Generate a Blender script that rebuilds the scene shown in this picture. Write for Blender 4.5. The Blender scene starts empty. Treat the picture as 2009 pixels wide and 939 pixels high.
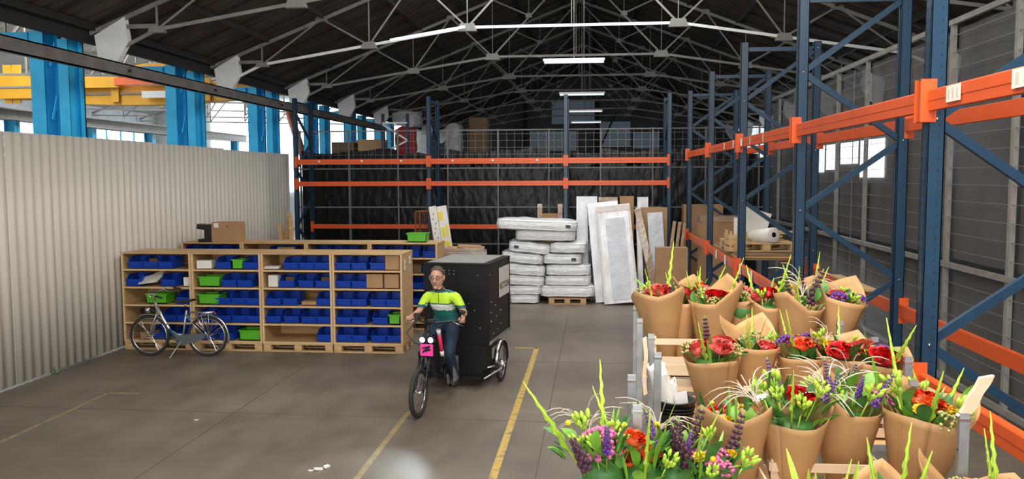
import bpy, bmesh, math, random
from mathutils import Vector, Matrix, Euler
from math import pi, sin, cos, radians as rad
random.seed(11)
S = bpy.context.scene
COL = S.collection

# ---------------- camera ----------------
F_PX = 1620.0
cd = bpy.data.cameras.new('camera'); cam = bpy.data.objects.new('camera', cd); COL.objects.link(cam)
yaw, pitch, roll = .0995, .0768, -.0044
fw = Vector((-sin(yaw)*cos(pitch), cos(yaw)*cos(pitch), -sin(pitch)))
rt = Vector((cos(yaw), sin(yaw), 0)); up = rt.cross(fw)
r2 = cos(roll)*rt + sin(roll)*up; u2 = -sin(roll)*rt + cos(roll)*up
cam.matrix_world = Matrix(((r2.x, u2.x, -fw.x, 0), (r2.y, u2.y, -fw.y, 0), (r2.z, u2.z, -fw.z, 3.0), (0, 0, 0, 1)))
cd.sensor_width = 36; cd.lens = 36*F_PX/2009; cd.clip_end = 300; cd.clip_start = .05
S.camera = cam

# ---------------- world, lights, exposure ----------------
S.view_settings.view_transform = 'Standard'; S.view_settings.look = 'None'
S.view_settings.exposure = 0.0; S.view_settings.gamma = 1
w = bpy.data.worlds.new('overcast_sky'); S.world = w; w.use_nodes = True
bg = w.node_tree.nodes['Background']; bg.inputs[0].default_value = (.80, .90, 1, 1); bg.inputs[1].default_value = 1.1

def area(name, loc, target, sx, sy, power, col=(1, 1, 1), spread=180):
    l = bpy.data.lights.new(name, 'AREA'); l.shape = 'RECTANGLE'; l.size = sx; l.size_y = sy
    l.energy = power; l.color = col; l.spread = rad(spread)
    o = bpy.data.objects.new(name, l); COL.objects.link(o); o.location = loc
    o.rotation_euler = (Vector(target)-Vector(loc)).to_track_quat('-Z', 'Y').to_euler()
    return o
area('fill_behind_camera', (-1.5, -6, 3.4), (-1.5, 10, 0.6), 9, 4.5, 700, (1, .95, .88))           # fill lamp added behind the camera for the frontal light
area('fill_front', (1.0, 3.5, 6.9), (1.0, 5.5, 0), 5, 4, 760, (1, .94, .85))     # added overhead fill that brightens the near floor and flowers
area('fill_middle', (-1.0, 12.0, 7.4), (-1.5, 13, 0), 8, 5, 340, (1, .94, .86))  # added overhead fill for the middle of the hall
area('fill_rear', (-1.0, 18.0, 7.4), (-1.0, 19, 0), 6, 4, 330, (.95, .97, 1))  # added overhead fill that lifts the goods at the back
area('side_hall_fill', (-16, 22, 9.0), (-16, 22, 0), 9, 30, 7500, (.93, .97, 1))  # unseen lamp added to brighten the neighbouring hall
area('aisle_window_light', (9.0, 24, 4.2), (5, 18, 1), 8, 2, 90, (.85, .93, 1))

# ---------------- helpers ----------------
class MB:
    def __init__(s): s.v = []; s.f = []; s.m = []; s.sm = []; s.mi = 0; s.smooth = False
    def add(s, vs, fs, M=None):
        b = len(s.v)
        for p in vs: s.v.append(tuple(M @ Vector(p)) if M else tuple(p))
        for f in fs: s.f.append([b+i for i in f]); s.m.append(s.mi); s.sm.append(s.smooth)
        return s
    def box(s, c, d, rot=None, M=None):
        x, y, z = d[0]/2, d[1]/2, d[2]/2
        vs = [(-x,-y,-z),(x,-y,-z),(x,y,-z),(-x,y,-z),(-x,-y,z),(x,-y,z),(x,y,z),(-x,y,z)]
        T = Matrix.Translation(c)
        if rot: T = T @ Euler(rot).to_matrix().to_4x4()
        if M: T = M @ T
        return s.add(vs, [(0,3,2,1),(4,5,6,7),(0,1,5,4),(1,2,6,5),(2,3,7,6),(3,0,4,7)], T)
    def bb(s, x0, x1, y0, y1, z0, z1):
        return s.box(((x0+x1)/2, (y0+y1)/2, (z0+z1)/2), (abs(x1-x0), abs(y1-y0), abs(z1-z0)))
    def bar(s, a, b, w, h=None, up=(0, 0, 1)):
        a = Vector(a); b = Vector(b); h = h or w; d = b-a; L = d.length
        if L < 1e-6: return s
        d.normalize(); u = Vector(up)
        if abs(d.dot(u)) > .98: u = Vector((0, 1, 0))
        x = d.cross(u).normalized(); u = x.cross(d)
        T = Matrix(((x.x, d.x, u.x, 0), (x.y, d.y, u.y, 0), (x.z, d.z, u.z, 0), (0, 0, 0, 1)))
        return s.box((0, 0, 0), (w, L, h), M=Matrix.Translation((a+b)/2) @ T)
    def tube(s, pts, r, n=8, closed=False, cap=True):
        pts = [Vector(p) for p in pts]; N = len(pts)
        rs = r if isinstance(r, (list, tuple)) else [r]*N
        vs = []; fs = []; prev = None
        for i, p in enumerate(pts):
            if closed: t = pts[(i+1) % N]-pts[i-1]
            else: t = pts[min(i+1, N-1)]-pts[max(i-1, 0)]
            t = t.normalized() if t.length > 1e-9 else Vector((0, 0, 1))
            if prev is None:
                a = Vector((0, 0, 1)) if abs(t.z) < .9 else Vector((1, 0, 0))
                prev = t.cross(a).normalized()
            prev = (prev - t*prev.dot(t)).normalized(); q = t.cross(prev)
            for k in range(n):
                an = 2*pi*k/n; vs.append(p + (prev*cos(an)+q*sin(an))*rs[i])
        for i in range(N if closed else N-1):
            j = (i+1) % N
            for k in range(n): fs.append((i*n+k, i*n+(k+1) % n, j*n+(k+1) % n, j*n+k))
        if cap and not closed:
            fs.append(tuple(reversed(range(n)))); fs.append(tuple((N-1)*n+k for k in range(n)))
        o = s.smooth; s.smooth = n > 4; s.add(vs, fs); s.smooth = o
        return s
    def cyl(s, a, b, r, n=12, r2=None): return s.tube([a, b], [r, r if r2 is None else r2], n)
    def lathe(s, prof, n=16, M=None, cap=False):
        vs = []; fs = []
        for r, z in prof:
            for k in range(n): an = 2*pi*k/n; vs.append((r*cos(an), r*sin(an), z))
        for i in range(len(prof)-1):
            for k in range(n): fs.append((i*n+k, i*n+(k+1) % n, (i+1)*n+(k+1) % n, (i+1)*n+k))
        if cap:
            fs.append(tuple(reversed(range(n)))); fs.append(tuple((len(prof)-1)*n+k for k in range(n)))
        o = s.smooth; s.smooth = True; s.add(vs, fs, M); s.smooth = o
        return s
    def ball(s, c, r, n=8, sq=(1, 1, 1), M=None):
        vs = [(c[0], c[1], c[2]-r*sq[2])]; fs = []; m = max(3, n//2)
        for i in range(1, m):
            ph = -pi/2+pi*i/m
            for k in range(n): an = 2*pi*k/n; vs.append((c[0]+r*sq[0]*cos(ph)*cos(an), c[1]+r*sq[1]*cos(ph)*sin(an), c[2]+r*sq[2]*sin(ph)))
        vs.append((c[0], c[1], c[2]+r*sq[2])); T = len(vs)-1
        for k in range(n): fs.append((0, 1+(k+1) % n, 1+k)); fs.append((T, 1+(m-2)*n+k, 1+(m-2)*n+(k+1) % n))
        for i in range(m-2):
            for k in range(n): fs.append((1+i*n+k, 1+i*n+(k+1) % n, 1+(i+1)*n+(k+1) % n, 1+(i+1)*n+k))
        o = s.smooth; s.smooth = True; s.add(vs, fs, M); s.smooth = o
        return s
    def grid(s, fn, nu, nv, smooth=True, wrap=False):
        vs = [fn(i/nu, j/nv) for j in range(nv+1) for i in range(nu+(0 if wrap else 1))]
        W = nu if wrap else nu+1; fs = []
        for j in range(nv):
            for i in range(nu): fs.append((j*W+i, j*W+(i+1) % W, (j+1)*W+(i+1) % W, (j+1)*W+i))
        o = s.smooth; s.smooth = smooth; s.add(vs, fs); s.smooth = o
        return s
    def prism(s, poly, y0, y1, M=None):
        n = len(poly); vs = [(x, y0, z) for x, z in poly]+[(x, y1, z) for x, z in poly]
        fs = [tuple(range(n)), tuple(reversed(range(n, 2*n)))]+[(i, i+n, (i+1) % n+n, (i+1) % n) for i in range(n)]
        return s.add(vs, fs, M)
    def mesh(s, name, mats):
        me = bpy.data.meshes.new(name); me.from_pydata([tuple(v) for v in s.v], [], s.f)
        mats = mats if isinstance(mats, (list, tuple)) else [mats]
        for m in mats: me.materials.append(m)
        me.polygons.foreach_set('material_index', s.m); me.polygons.foreach_set('use_smooth', s.sm)
        me.update(); return me

def link(name, me, parent=None, loc=None, rot=None, label=None, kind=None):
    o = bpy.data.objects.new(name, me); COL.objects.link(o)
    if parent: o.parent = parent
    if loc is not None: o.location = loc
    if rot is not None: o.rotation_euler = rot
    if label: o['label'] = label
    if kind: o['kind'] = kind
    return o
def part(name, mb, mats, parent=None, loc=None, rot=None, label=None, kind=None, bevel=0):
    o = link(name, mb.mesh(name, mats) if isinstance(mb, MB) else mb, parent, loc, rot, label, kind)
    if bevel:
        m = o.modifiers.new('bevel', 'BEVEL'); m.width = bevel; m.segments = 2; m.limit_method = 'ANGLE'
    return o
def thing(name, label, cat, loc=(0, 0, 0), rz=0, group=None, kind=None):
    o = bpy.data.objects.new(name, None); COL.objects.link(o); o.location = loc; o.rotation_euler = (0, 0, rz)
    o.empty_display_size = .1; return tag(o, label, cat, group, kind)
def tag(o, label, cat=None, group=None, kind=None):
    o['label'] = label
    if cat: o['category'] = cat
    if group: o['group'] = group
    if kind: o['kind'] = kind
    return o
def kids(o): return [c for c in ALLK.get(o.name, [])]
def dup(root, loc, rz=None, label=None, group=None, rot=None):
    def rec(o, par):
        c = o.copy(); COL.objects.link(c)
        if par: c.parent = par
        for ch in o.children: rec(ch, c)
        return c
    r = rec(root, None); r.location = loc
    if rz is not None: r.rotation_euler = (0, 0, rz)
    if rot is not None: r.rotation_euler = rot
    if label: r['label'] = label
    if group: r['group'] = group
    return r

# ---------------- materials ----------------
def mat(name, col, rough=.6, metal=0, noise=0, nscale=8, bump=0, bscale=40, spec=.5, emit=0, ecol=None, alpha=1, trans=0, coat=0, stretch=None, col2=None, obj=False, aniso=None):
    m = bpy.data.materials.new(name); m.use_nodes = True; nt = m.node_tree; N = nt.nodes; L = nt.links
    b = N['Principled BSDF']; b.inputs['Roughness'].default_value = rough; b.inputs['Metallic'].default_value = metal
    b.inputs['Specular IOR Level'].default_value = spec; b.inputs['Base Color'].default_value = (*col, 1)
    if coat: b.inputs['Coat Weight'].default_value = coat
    if trans: b.inputs['Transmission Weight'].default_value = trans
    if alpha < 1: b.inputs['Alpha'].default_value = alpha
    if emit:
        b.inputs['Emission Color'].default_value = (*(ecol or col), 1); b.inputs['Emission Strength'].default_value = emit
    if noise or bump or col2:
        tc = N.new('ShaderNodeTexCoord'); mp = N.new('ShaderNodeMapping'); L.new(tc.outputs['Object'], mp.inputs[0])
        if stretch: mp.inputs['Scale'].default_value = stretch
    if noise or col2:
        n = N.new('ShaderNodeTexNoise'); n.inputs['Scale'].default_value = nscale; n.inputs['Detail'].default_value = 5
        L.new(mp.outputs[0], n.inputs['Vector'])
        r = N.new('ShaderNodeValToRGB'); r.color_ramp.elements[0].position = .3; r.color_ramp.elements[1].position = .7
        c2 = col2 or tuple(min(1, c*(1+noise)) for c in col); c1 = col if col2 else tuple(c*(1-noise) for c in col)
        r.color_ramp.elements[0].color = (*c1, 1); r.color_ramp.elements[1].color = (*c2, 1)
        L.new(n.outputs['Fac'], r.inputs[0]); L.new(r.outputs[0], b.inputs['Base Color'])
    if bump:
        n2 = N.new('ShaderNodeTexNoise'); n2.inputs['Scale'].default_value = bscale; n2.inputs['Detail'].default_value = 3
        L.new(mp.outputs[0], n2.inputs['Vector']); bp = N.new('ShaderNodeBump'); bp.inputs['Strength'].default_value = bump
        bp.inputs['Distance'].default_value = .02
        L.new(n2.outputs['Fac'], bp.inputs['Height']); L.new(bp.outputs[0], b.inputs['Normal'])
    return m

M = {}
M['steel_grey'] = mat('painted_grey_steel', (.26, .25, .23), .5, 0, .18, 6)
M['truss'] = mat('grey_truss_paint', (.21, .20, .18), .6, 0, .25, 3)
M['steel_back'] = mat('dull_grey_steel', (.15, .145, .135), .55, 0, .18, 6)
M['white_paint'] = mat('white_painted_steel', (.80, .80, .78), .45, 0, .06, 4)
M['roof'] = mat('dark_brown_roof_sheet', (.085, .066, .052), .8, 0, .3, 1.2, .2, 6, spec=.2)
M['purlin'] = mat('dark_purlin', (.016, .013, .011), .8)
M['blue_col'] = mat('sky_blue_steel_paint', (.035, .52, .92), .4, 0, .12, 3)
M['blue_rack'] = mat('dark_blue_powder_coat', (.005, .034, .074), .35, 0, .12, 5)
M['orange'] = mat('orange_powder_coat', (.68, .095, .016), .38, 0, .06, 5)
M['sheet'] = mat('ribbed_offwhite_sheet', (.68, .64, .57), .45, 0, .07, 1.2, stretch=(1, 1, .3))
M['beam'] = mat('grey_steel_beam', (.15, .14, .13), .6, 0, .25, 3, .15, 12)
M['yellow'] = mat('crane_yellow_paint', (.80, .40, .03), .45, 0, .08, 2)
M['white_wall'] = mat('white_painted_brick', (.72, .74, .74), .8, 0, .1, 3, .3, 8)
M['black'] = mat('black_plastic', (.012, .012, .013), .4)
M['galv'] = mat('galvanised_steel', (.42, .44, .45), .38, .75, .15, 18)
M['chrome'] = mat('bright_metal', (.62, .62, .62), .22, 1)
M['film'] = mat('grey_plastic_film', (.135, .13, .128), .35, 0, .15, 1.5, .35, 3, alpha=.66)
M['wire'] = mat('light_wire', (.26, .25, .235), .4, .3)
M['blackfilm'] = mat('black_wrap_film', (.005, .005, .0055), .28, 0, 0, 1, .9, 7, stretch=(1, 1, .4), spec=.22)
M['tube'] = mat('fluorescent_tube', (.85, .9, .95), .4, emit=.75, ecol=(.82, .92, 1))
M['lamp_white'] = mat('lamp_housing', (.8, .8, .78), .5)
M['window'] = mat('daylight_window', (.9, .95, 1), .3, emit=3.0, ecol=(.88, .95, 1))
M['label'] = mat('paper_label', (.80, .76, .68), .6, 0, .1, 40)
M['dark_hall'] = mat('dark_wall', (.10, .10, .10), .8, 0, .2, 1)
M['rear_wall'] = mat('dark_sheeting', (.06, .065, .07), .7, 0, .3, .8)

# floor with stains and aged concrete
def floor_mat():
    m = bpy.data.materials.new('worn_concrete'); m.use_nodes = True; nt = m.node_tree; N = nt.nodes; L = nt.links; b = N['Principled BSDF']
    tc = N.new('ShaderNodeTexCoord')
    def nz(sc, det, sx=1, sy=1):
        mp = N.new('ShaderNodeMapping'); mp.inputs['Scale'].default_value = (sx, sy, 1); L.new(tc.outputs['Object'], mp.inputs[0])
        n = N.new('ShaderNodeTexNoise'); n.inputs['Scale'].default_value = sc; n.inputs['Detail'].default_value = det; L.new(mp.outputs[0], n.inputs['Vector']); return n
    big = nz(.35, 4); mid = nz(2.2, 6, 1, .5); fine = nz(30, 3)
    r1 = N.new('ShaderNodeValToRGB'); e = r1.color_ramp.elements; e[0].position = .32; e[1].position = .68; e[0].color = (.125, .102, .078, 1); e[1].color = (.25, .208, .162, 1)
    L.new(big.outputs['Fac'], r1.inputs[0])
    r2 = N.new('ShaderNodeValToRGB'); e = r2.color_ramp.elements; e[0].position = .25; e[1].position = .6; e[0].color = (.5, .5, .5, 1); e[1].color = (1, 1, 1, 1)
    L.new(mid.outputs['Fac'], r2.inputs[0])
    r3 = N.new('ShaderNodeValToRGB'); e = r3.color_ramp.elements; e[0].position = .2; e[1].position = .8; e[0].color = (.88, .88, .88, 1); e[1].color = (1, 1, 1, 1)
    L.new(fine.outputs['Fac'], r3.inputs[0])
    m1 = N.new('ShaderNodeMixRGB'); m1.blend_type = 'MULTIPLY'; m1.inputs[0].default_value = .55; L.new(r1.outputs[0], m1.inputs[1]); L.new(r2.outputs[0], m1.inputs[2])
    m2 = N.new('ShaderNodeMixRGB'); m2.blend_type = 'MULTIPLY'; m2.inputs[0].default_value = 1; L.new(m1.outputs[0], m2.inputs[1]); L.new(r3.outputs[0], m2.inputs[2])
    L.new(m2.outputs[0], b.inputs['Base Color']); b.inputs['Roughness'].default_value = .5
    rr = N.new('ShaderNodeMapRange'); rr.inputs[3].default_value = .34; rr.inputs[4].default_value = .62; L.new(mid.outputs['Fac'], rr.inputs[0]); L.new(rr.outputs[0], b.inputs['Roughness'])
    bp = N.new('ShaderNodeBump'); bp.inputs['Strength'].default_value = .12; bp.inputs['Distance'].default_value = .01; L.new(fine.outputs['Fac'], bp.inputs['Height']); L.new(bp.outputs[0], b.inputs['Normal'])
    return m
M['floor'] = floor_mat()
def paintline_mat():   # worn yellow floor paint, gaps show the concrete
    m = mat('worn_yellow_floor_paint', (.50, .33, .07), .6); nt = m.node_tree; N = nt.nodes; L = nt.links; b = N['Principled BSDF']
    tc = N.new('ShaderNodeTexCoord'); n = N.new('ShaderNodeTexNoise'); n.inputs['Scale'].default_value = 9; n.inputs['Detail'].default_value = 6; L.new(tc.outputs['Object'], n.inputs['Vector'])
    r = N.new('ShaderNodeValToRGB'); r.color_ramp.elements[0].position = .30; r.color_ramp.elements[1].position = .50; r.color_ramp.elements[0].color = (.19, .16, .125, 1); r.color_ramp.elements[1].color = (.56, .38, .09, 1)
    L.new(n.outputs['Fac'], r.inputs[0]); L.new(r.outputs[0], b.inputs['Base Color']); return m
M['yline'] = paintline_mat(); M['yline_faint'] = mat('faint_yellow_floor_paint', (.20, .165, .115), .6, col2=(.36, .27, .10), nscale=9)
M['joint'] = mat('dark_joint_filler', (.10, .085, .07), .8)
# ================= floor =================
f = MB(); f.bb(-26, 12, -9, 50, -.2, 0)
fl = part('floor', f, M['floor']); fl['kind'] = 'structure'; fl['label'] = 'worn brown-grey concrete warehouse floor'
def strip(name, pts, w, m, z=.003, label=None):
    b = MB()
    for a, c in zip(pts, pts[1:]): b.bar((a[0], a[1], z/2), (c[0], c[1], z/2), w, z)
    return part(name, b, m, fl, label=label)
strip('painted_line', [(-1.38, 14.2), (-.97, 14.2)], .05, M['yline'], label='short thin end of the yellow line near the trike')
strip('painted_line', [(-.99, 14.22), (-1.0, 6.2)], .085, M['yline'], label='long yellow line right of the trike')
strip('painted_line', [(-2.35, 10.2), (-2.34, 6.2)], .07, M['yline_faint'], label='worn yellow line under the front wheel')
strip('painted_line', [(-6.3, 10.75), (-6.75, 10.72), (-6.7, 6)], .06, mat('faded_yellow_paint', (.25, .20, .11), .6, 0, .3, 8), label='faded yellow line near the ribbed wall')
for pts in ([(-.56, 17.8), (-.58, 5)], [(-8.2, 10.0), (2.1, 9.85)], [(-4.6, 17), (-4.55, 5)], [(-8.2, 13.2), (2.1, 13.12)], [(2.15, 17), (2.15, 5)]):
    strip('floor_joint', pts, .012, M['joint'], .002)

# ================= left ribbed wall =================
XW = -8.33
wl = thing('wall_left', 'ribbed off-white sheet metal partition wall', None, (XW, 0, 0), kind='structure')
def corr_sheet(n_ribs, pitch, h):
    b = MB(); xs = []
    prof = [(k/8, .016-.016*cos(2*pi*k/8)) for k in range(9)]
    pts = []
    for i in range(n_ribs):
        for t, d in prof[:-1]: pts.append(((i+t)*pitch, d))
    pts.append((n_ribs*pitch, 0))
    vs = [(d, y, z) for z in (0, h) for y, d in pts]; n = len(pts)
    fs = [(i, i+1, n+i+1, n+i) for i in range(n-1)]
    b.smooth = True; b.add(vs, fs); return b
pitch = .20
random.seed(3)
for i in range(21):
    y0 = 1.0+i*1.0
    h = 3.66 if y0 < 15 else (3.645 if y0 < 17.9 else 3.62)
    o = part('corrugated_sheet', corr_sheet(5, pitch, h-.02), M['sheet'], wl, (random.uniform(-.003, .003), y0, .02))
    s = o.modifiers.new('thick', 'SOLIDIFY'); s.thickness = .004
b = MB(); b.bar((-.06, .8, 3.4), (-.06, 22, 3.4), .05, .08); b.bar((-.06, .8, 1.8), (-.06, 22, 1.8), .05, .08)
part('girt', b, M['steel_grey'], wl)

# ================= hall roof =================
RX, RZ, EX = -.5, 8.72, -8.75; SL = .385
ce = thing('ceiling', 'dark brown pitched roof of overlapping sheets', None, (0, 0, 0), kind='structure')
ang = math.atan(SL); SLEN = (RX-EX)/cos(ang)
def roof_sheet(L):
    b = MB(); n = 6; vs = []; 
    for k in range(n+1):
        z = .022 if k % 2 else 0
        if k == 0: z = .045
        vs.append((0, k/n*1.06, z)); 
    m = len(vs); vs += [(L, y, z) for x, y, z in vs]
    b.add(vs, [(i, i+1, m+i+1, m+i) for i in range(m-1)]); b.mi = 1; b.bb(0, L, -.01, .03, -.03, .03); return b
half = SLEN/2+.08
shb = roof_sheet(half); shm = shb.mesh('roof_sheet', [M['roof'], M['purlin']])
shb.v = [(-x, y, z) for x, y, z in shb.v]; shm2 = shb.mesh('roof_sheet', [M['roof'], M['purlin']])
for side in (1, -1):
    for k in range(2):
        for i in range(46):
            y = 1.5+i*1.0
            d = k*(SLEN/2); x = EX+d*cos(ang) if side == 1 else 2*RX-EX-d*cos(ang)
            z = RZ-(SLEN-d)*sin(ang)+(.03 if k else 0)
            o = link('roof_sheet', shm if side == 1 else shm2, ce, (x, y, z), (0, -side*ang, 0))
for side in (1, -1):
    for k in range(7):
        d = .25+k*SLEN/6.5; x = EX+d*cos(ang) if side == 1 else 2*RX-EX-d*cos(ang); z = RZ-(SLEN-d)*sin(ang)-.07
        b = MB(); b.bar((x, 1.5, z), (x, 47, z), .06, .12); part('purlin', b, M['purlin'], ce)
# valley gutter over the columns and dark end gable
b = MB(); b.bb(-9.7, -8.6, 1, 47, 5.62, 5.82); b.bb(-8.72, -8.6, 1, 47, 5.3, 5.62); b.bb(-9.0, -8.9, 1, 47, 5.45, 5.62)
part('valley_gutter', b, M['purlin'], ce)
b = MB(); b.prism([(-9.5, 3.9), (8, 3.9), (8, 5.4), (-.5, 8.8), (-9.5, 5.4)], 47, 47.1); b.bb(-9.5, 12, 47, 47.1, 0, 3.95)
gw = part('wall_far', b, M['rear_wall']); gw['kind'] = 'structure'; gw['label'] = 'dark gable wall at the far end of the hall'
M['dim_pane'] = mat('dim_blue_pane', (.10, .15, .19), .35, emit=.05, ecol=(.35, .55, .7))
for x0, x1, z0, z1 in [(.3, 2.0, 4.6, 6.0), (2.15, 3.6, 4.5, 5.4), (-2.4, .0, 5.9, 7.2), (-3.6, -1, 4.4, 5.5)]:
    b = MB(); b.bb(x0, x1, 46.9, 46.96, z0, z1); part('translucent_panel', b, M['dim_pane'], gw)
b = MB()
for x in (-3.9, .15, 3.9): b.bar((x, 46.7, 0), (x, 46.7, 7.2), .22)
b.bar((.15, 46.7, 4.2), (1.2, 46.7, 6.5), .1)
part('gable_post', b, M['purlin'], gw)

# ================= trusses =================
def truss_mesh():
    parts = []
    Lc = lambda x: 5.6+(x+8.3)*SL if x <= RX else 5.6+((2*RX-x)+8.3)*SL
    for sx in (1, -1):
        def q(x, z): return (x if sx == 1 else 2*RX-x, 0, z)
        R = (RX, 0, 8.58)
        B0 = (-8.05, 5.2); B1 = (-7.4, 5.5); B2 = (-4.95, 5.88); B3 = (-2.76, 6.22); Mm = (-1.77, 7.30)
        T1 = (-6.02, Lc(-6.02)); T2 = (-3.9, Lc(-3.9)); T3 = (-2.76, Lc(-2.76))
        parts.append(('top_chord', [(q(-8.6, 5.46), R, .075)]))
        parts.append(('bottom_chord', [(q(*B0), q(*B1), .06), (q(*B1), q(*B2), .06), (q(*B2), q(*B3), .06)]))
        for a, c in ((B1, (-7.4, Lc(-7.4))), (B1, T1), (T1, B2), (B2, (-4.95, Lc(-4.95))), (B2, T2), (T2, B3), (B3, T3), (T3, Mm), (Mm, (-1.77, Lc(-1.77)))):
            parts.append(('web_member', [(q(*a), q(*c), .036)]))
        parts.append(('web_member', [(q(*B3), R, .042)]))
        parts.append(('web_member', [(q(-8.0, 5.56), q(-7.4, 5.56), .07)]))
        for c, (gw_, gh) in ((B1, (.30, .10)), (T1, (.26, .10)), (B2, (.36, .15)), (T2, (.24, .10)), (B3, (.42, .17)), (Mm, (.18, .12)), (T3, (.2, .10))):
            parts.append(('gusset_plate', [('plate', q(*c), gw_, gh)]))
        # white knee plate at the eave
        parts.append(('eave_plate', [('poly', [q(-8.5, 5.42), q(-7.95, 5.72), q(-7.9, 5.3), q(-8.12, 4.95), q(-8.3, 4.8), q(-8.42, 4.8)])]))
    parts.append(('bottom_chord', [((-2.76, 0, 6.22), (1.76, 0, 6.22), .06)]))
    parts.append(('hanger_rod', [((RX, 0, 8.5), (RX, 0, 6.22), .035)]))
    return parts
TP = truss_mesh()
def build_truss(y, label, chord_mat):
    t = thing('roof_truss', label, 'roof truss', (0, y, 0), group='steel roof trusses')
    for nm, segs in TP:
        b = MB(); m = M['truss']
        for s_ in segs:
            if s_[0] == 'plate':
                _, c, gw_, gh = s_; b.prism([(c[0]-gw_/2, c[2]-gh/2), (c[0]+gw_/2, c[2]-gh/2), (c[0]+gw_*.36, c[2]+gh/2), (c[0]-gw_*.36, c[2]+gh/2)], -.055, .055)
            elif s_[0] == 'poly':
                ps = [(p[0], p[2]) for p in s_[1]]
                if ps[0][0] > 0: ps.reverse()
                b.prism(ps, -.06, .06); m = M['white_paint']
                cx = sum(p[0] for p in ps)/6
                for k in range(9): b.box((ps[1][0]+(.0 if ps[0][0] < 0 else 0)+(-.05 if ps[0][0] < 0 else .05), -.065, 5.0+k*.07), (.02, .012, .02))
            else:
                a, c, w_ = s_; b.bar((a[0], -w_*.35, a[2]), (c[0], -w_*.35, c[2]), w_*.35, w_); b.bar((a[0], w_*.45, a[2]+w_*.2), (c[0], w_*.45, c[2]+w_*.2), w_*.5, w_*.3)
                if nm == 'bottom_chord': m = chord_mat
        part(nm, b, m, t)
    return t
ords = ['first roof truss, nearest, its peak above the picture', 'second roof truss, whole white lower chord across the top', 'third roof truss, behind the whitest chord', 'fourth roof truss back, dim grey steel', 'fifth roof truss back, behind the upper hanging lamp', 'sixth roof truss back in the dark', 'seventh roof truss back, small and dim', 'eighth roof truss, farthest before the gable']
for i, lb in enumerate(ords):
    build_truss(13.6+4.48*i, lb, M['white_paint'] if i == 1 else M['truss'])

# ================= steel columns =================
def i_section(b, x0, x1, y, w, z0, z1, web=.02, fl=.03):
    b.bb(x0, x0+fl, y-w/2, y+w/2, z0, z1); b.bb(x1-fl, x1, y-w/2, y+w/2, z0, z1); b.bb(x0, x1, y-web/2, y+web/2, z0, z1)
def column(y, label):
    t = thing('steel_column', label, 'column', (-9.25, y, 0), group='blue steel columns behind the ribbed wall')
    for x0, x1 in ((-.46, .02), (.08, .42)):
        top = 5.5 if x0 < 0 else 5.35; b = MB(); w_ = x1-x0
        b.bb(x0+w_*.24, x1-w_*.24, -.20, -.17, 0, top); b.bb(x0+w_*.24, x0+w_*.30, -.18, .1, 0, top); b.bb(x1-w_*.30, x1-w_*.24, -.18, .1, 0, top)
        b.bb(x0, x1, .10, .13, 0, top); b.bb(x0, x0+.02, .02, .13, 0, top); b.bb(x1-.02, x1, .02, .13, 0, top); part('column_leg', b, M['blue_col'], t)
    b = MB(); b.prism([(-1.3, 5.5), (-.46, 5.5), (-.46, 5.1), (-.7, 5.35)], -.08, .08); part('bracket', b, M['blue_col'], t)
    b = MB()
    for k in range(6):
        z = .4+k*.9; b.bar((0, -.16, z), (.1, -.16, z+.4), .05, .02)
    part('lacing', b, M['blue_col'], t, kind='stuff')
for i, lb in enumerate(['blue steel column nearest the camera behind the ribbed wall', 'second blue steel column above the ribbed wall', 'third blue steel column, left of the back rack', 'fourth blue column, beside the red pipe', 'fifth blue column behind the grey rail', 'sixth blue column, far small one']):
    column(13.6+4.48*i, lb)
# monorail / crane rail beam in front of the columns
t = thing('crane_rail_beam', 'long grey steel beam running along the tops of the ribbed wall', 'beam', (-8.15, 0, 4.75))
for k in range(6):
    y0 = 4+k*4.48+1.0
    b = MB(); b.bb(-.05, .05, y0, y0+4.46, 0, .022); b.bb(-.05, .05, y0, y0+4.46, .20, .222); b.bb(.03, .05, y0, y0+4.46, 0, .22)
    part('beam_segment', b, M['beam'], t)
b = MB()
for y in (10.2, 13.9, 17.2, 21): b.box((.052, y, .11), (.008, .1, .05)); 
part('bolt_plate', b, M['black'], t)

# ================= side hall seen over the wall =================
b = MB(); b.bb(-26, -25.8, 2, 47, 0, 9.2)
so = part('wall_side_hall', b, M['white_wall']); so['kind'] = 'structure'; so['label'] = 'white brick wall of the bright neighbouring hall'
b = MB(); b.bb(-26, -9.5, 46.9, 47.2, 0, 9.5); eo = part('wall_side_hall_end', b, M['white_wall']); eo['kind'] = 'structure'; eo['label'] = 'white end wall of the neighbouring hall'
nwin = 0
for y0 in (23.0, 31, 39):
    nwin += 1
    t = thing('window_%d' % nwin, 'bright window with blue glazing bars in the side hall', None, (-25.7, y0, 3.9), kind='structure')
    for r in range(2):
        for c in range(5):
            b = MB(); b.bb(-.02, .02, c*1.3+.05, c*1.3+1.25, r*1.0+.05, r*1.0+.95); part('pane', b, M['window'], t)
    b = MB()
    for c in range(6): b.bb(-.06, .06, c*1.3-.05, c*1.3+.05, 0, 2.0)
    for r in range(3): b.bb(-.06, .06, -.05, 6.55, r-.05, r+.05)
    part('window_frame', b, M['blue_col'], t)
t = thing('window_4', 'large glowing panes added for the bright white end of the side hall', None, (-22.4, 46.8, 2.2), kind='structure')  # emission put in for the sunlit white end wall
for r in range(4):
    for c in range(8):
        b = MB(); b.bb(c*1.5+.01, c*1.5+1.49, -.02, .02, r*1.3+.01, r*1.3+1.29); part('pane', b, M['window'], t)
b = MB()
for c in range(9): b.bar((c*1.5, 0, 0), (c*1.5, 0, 5.2), .03)
part('window_frame', b, M['white_paint'], t)
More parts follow.
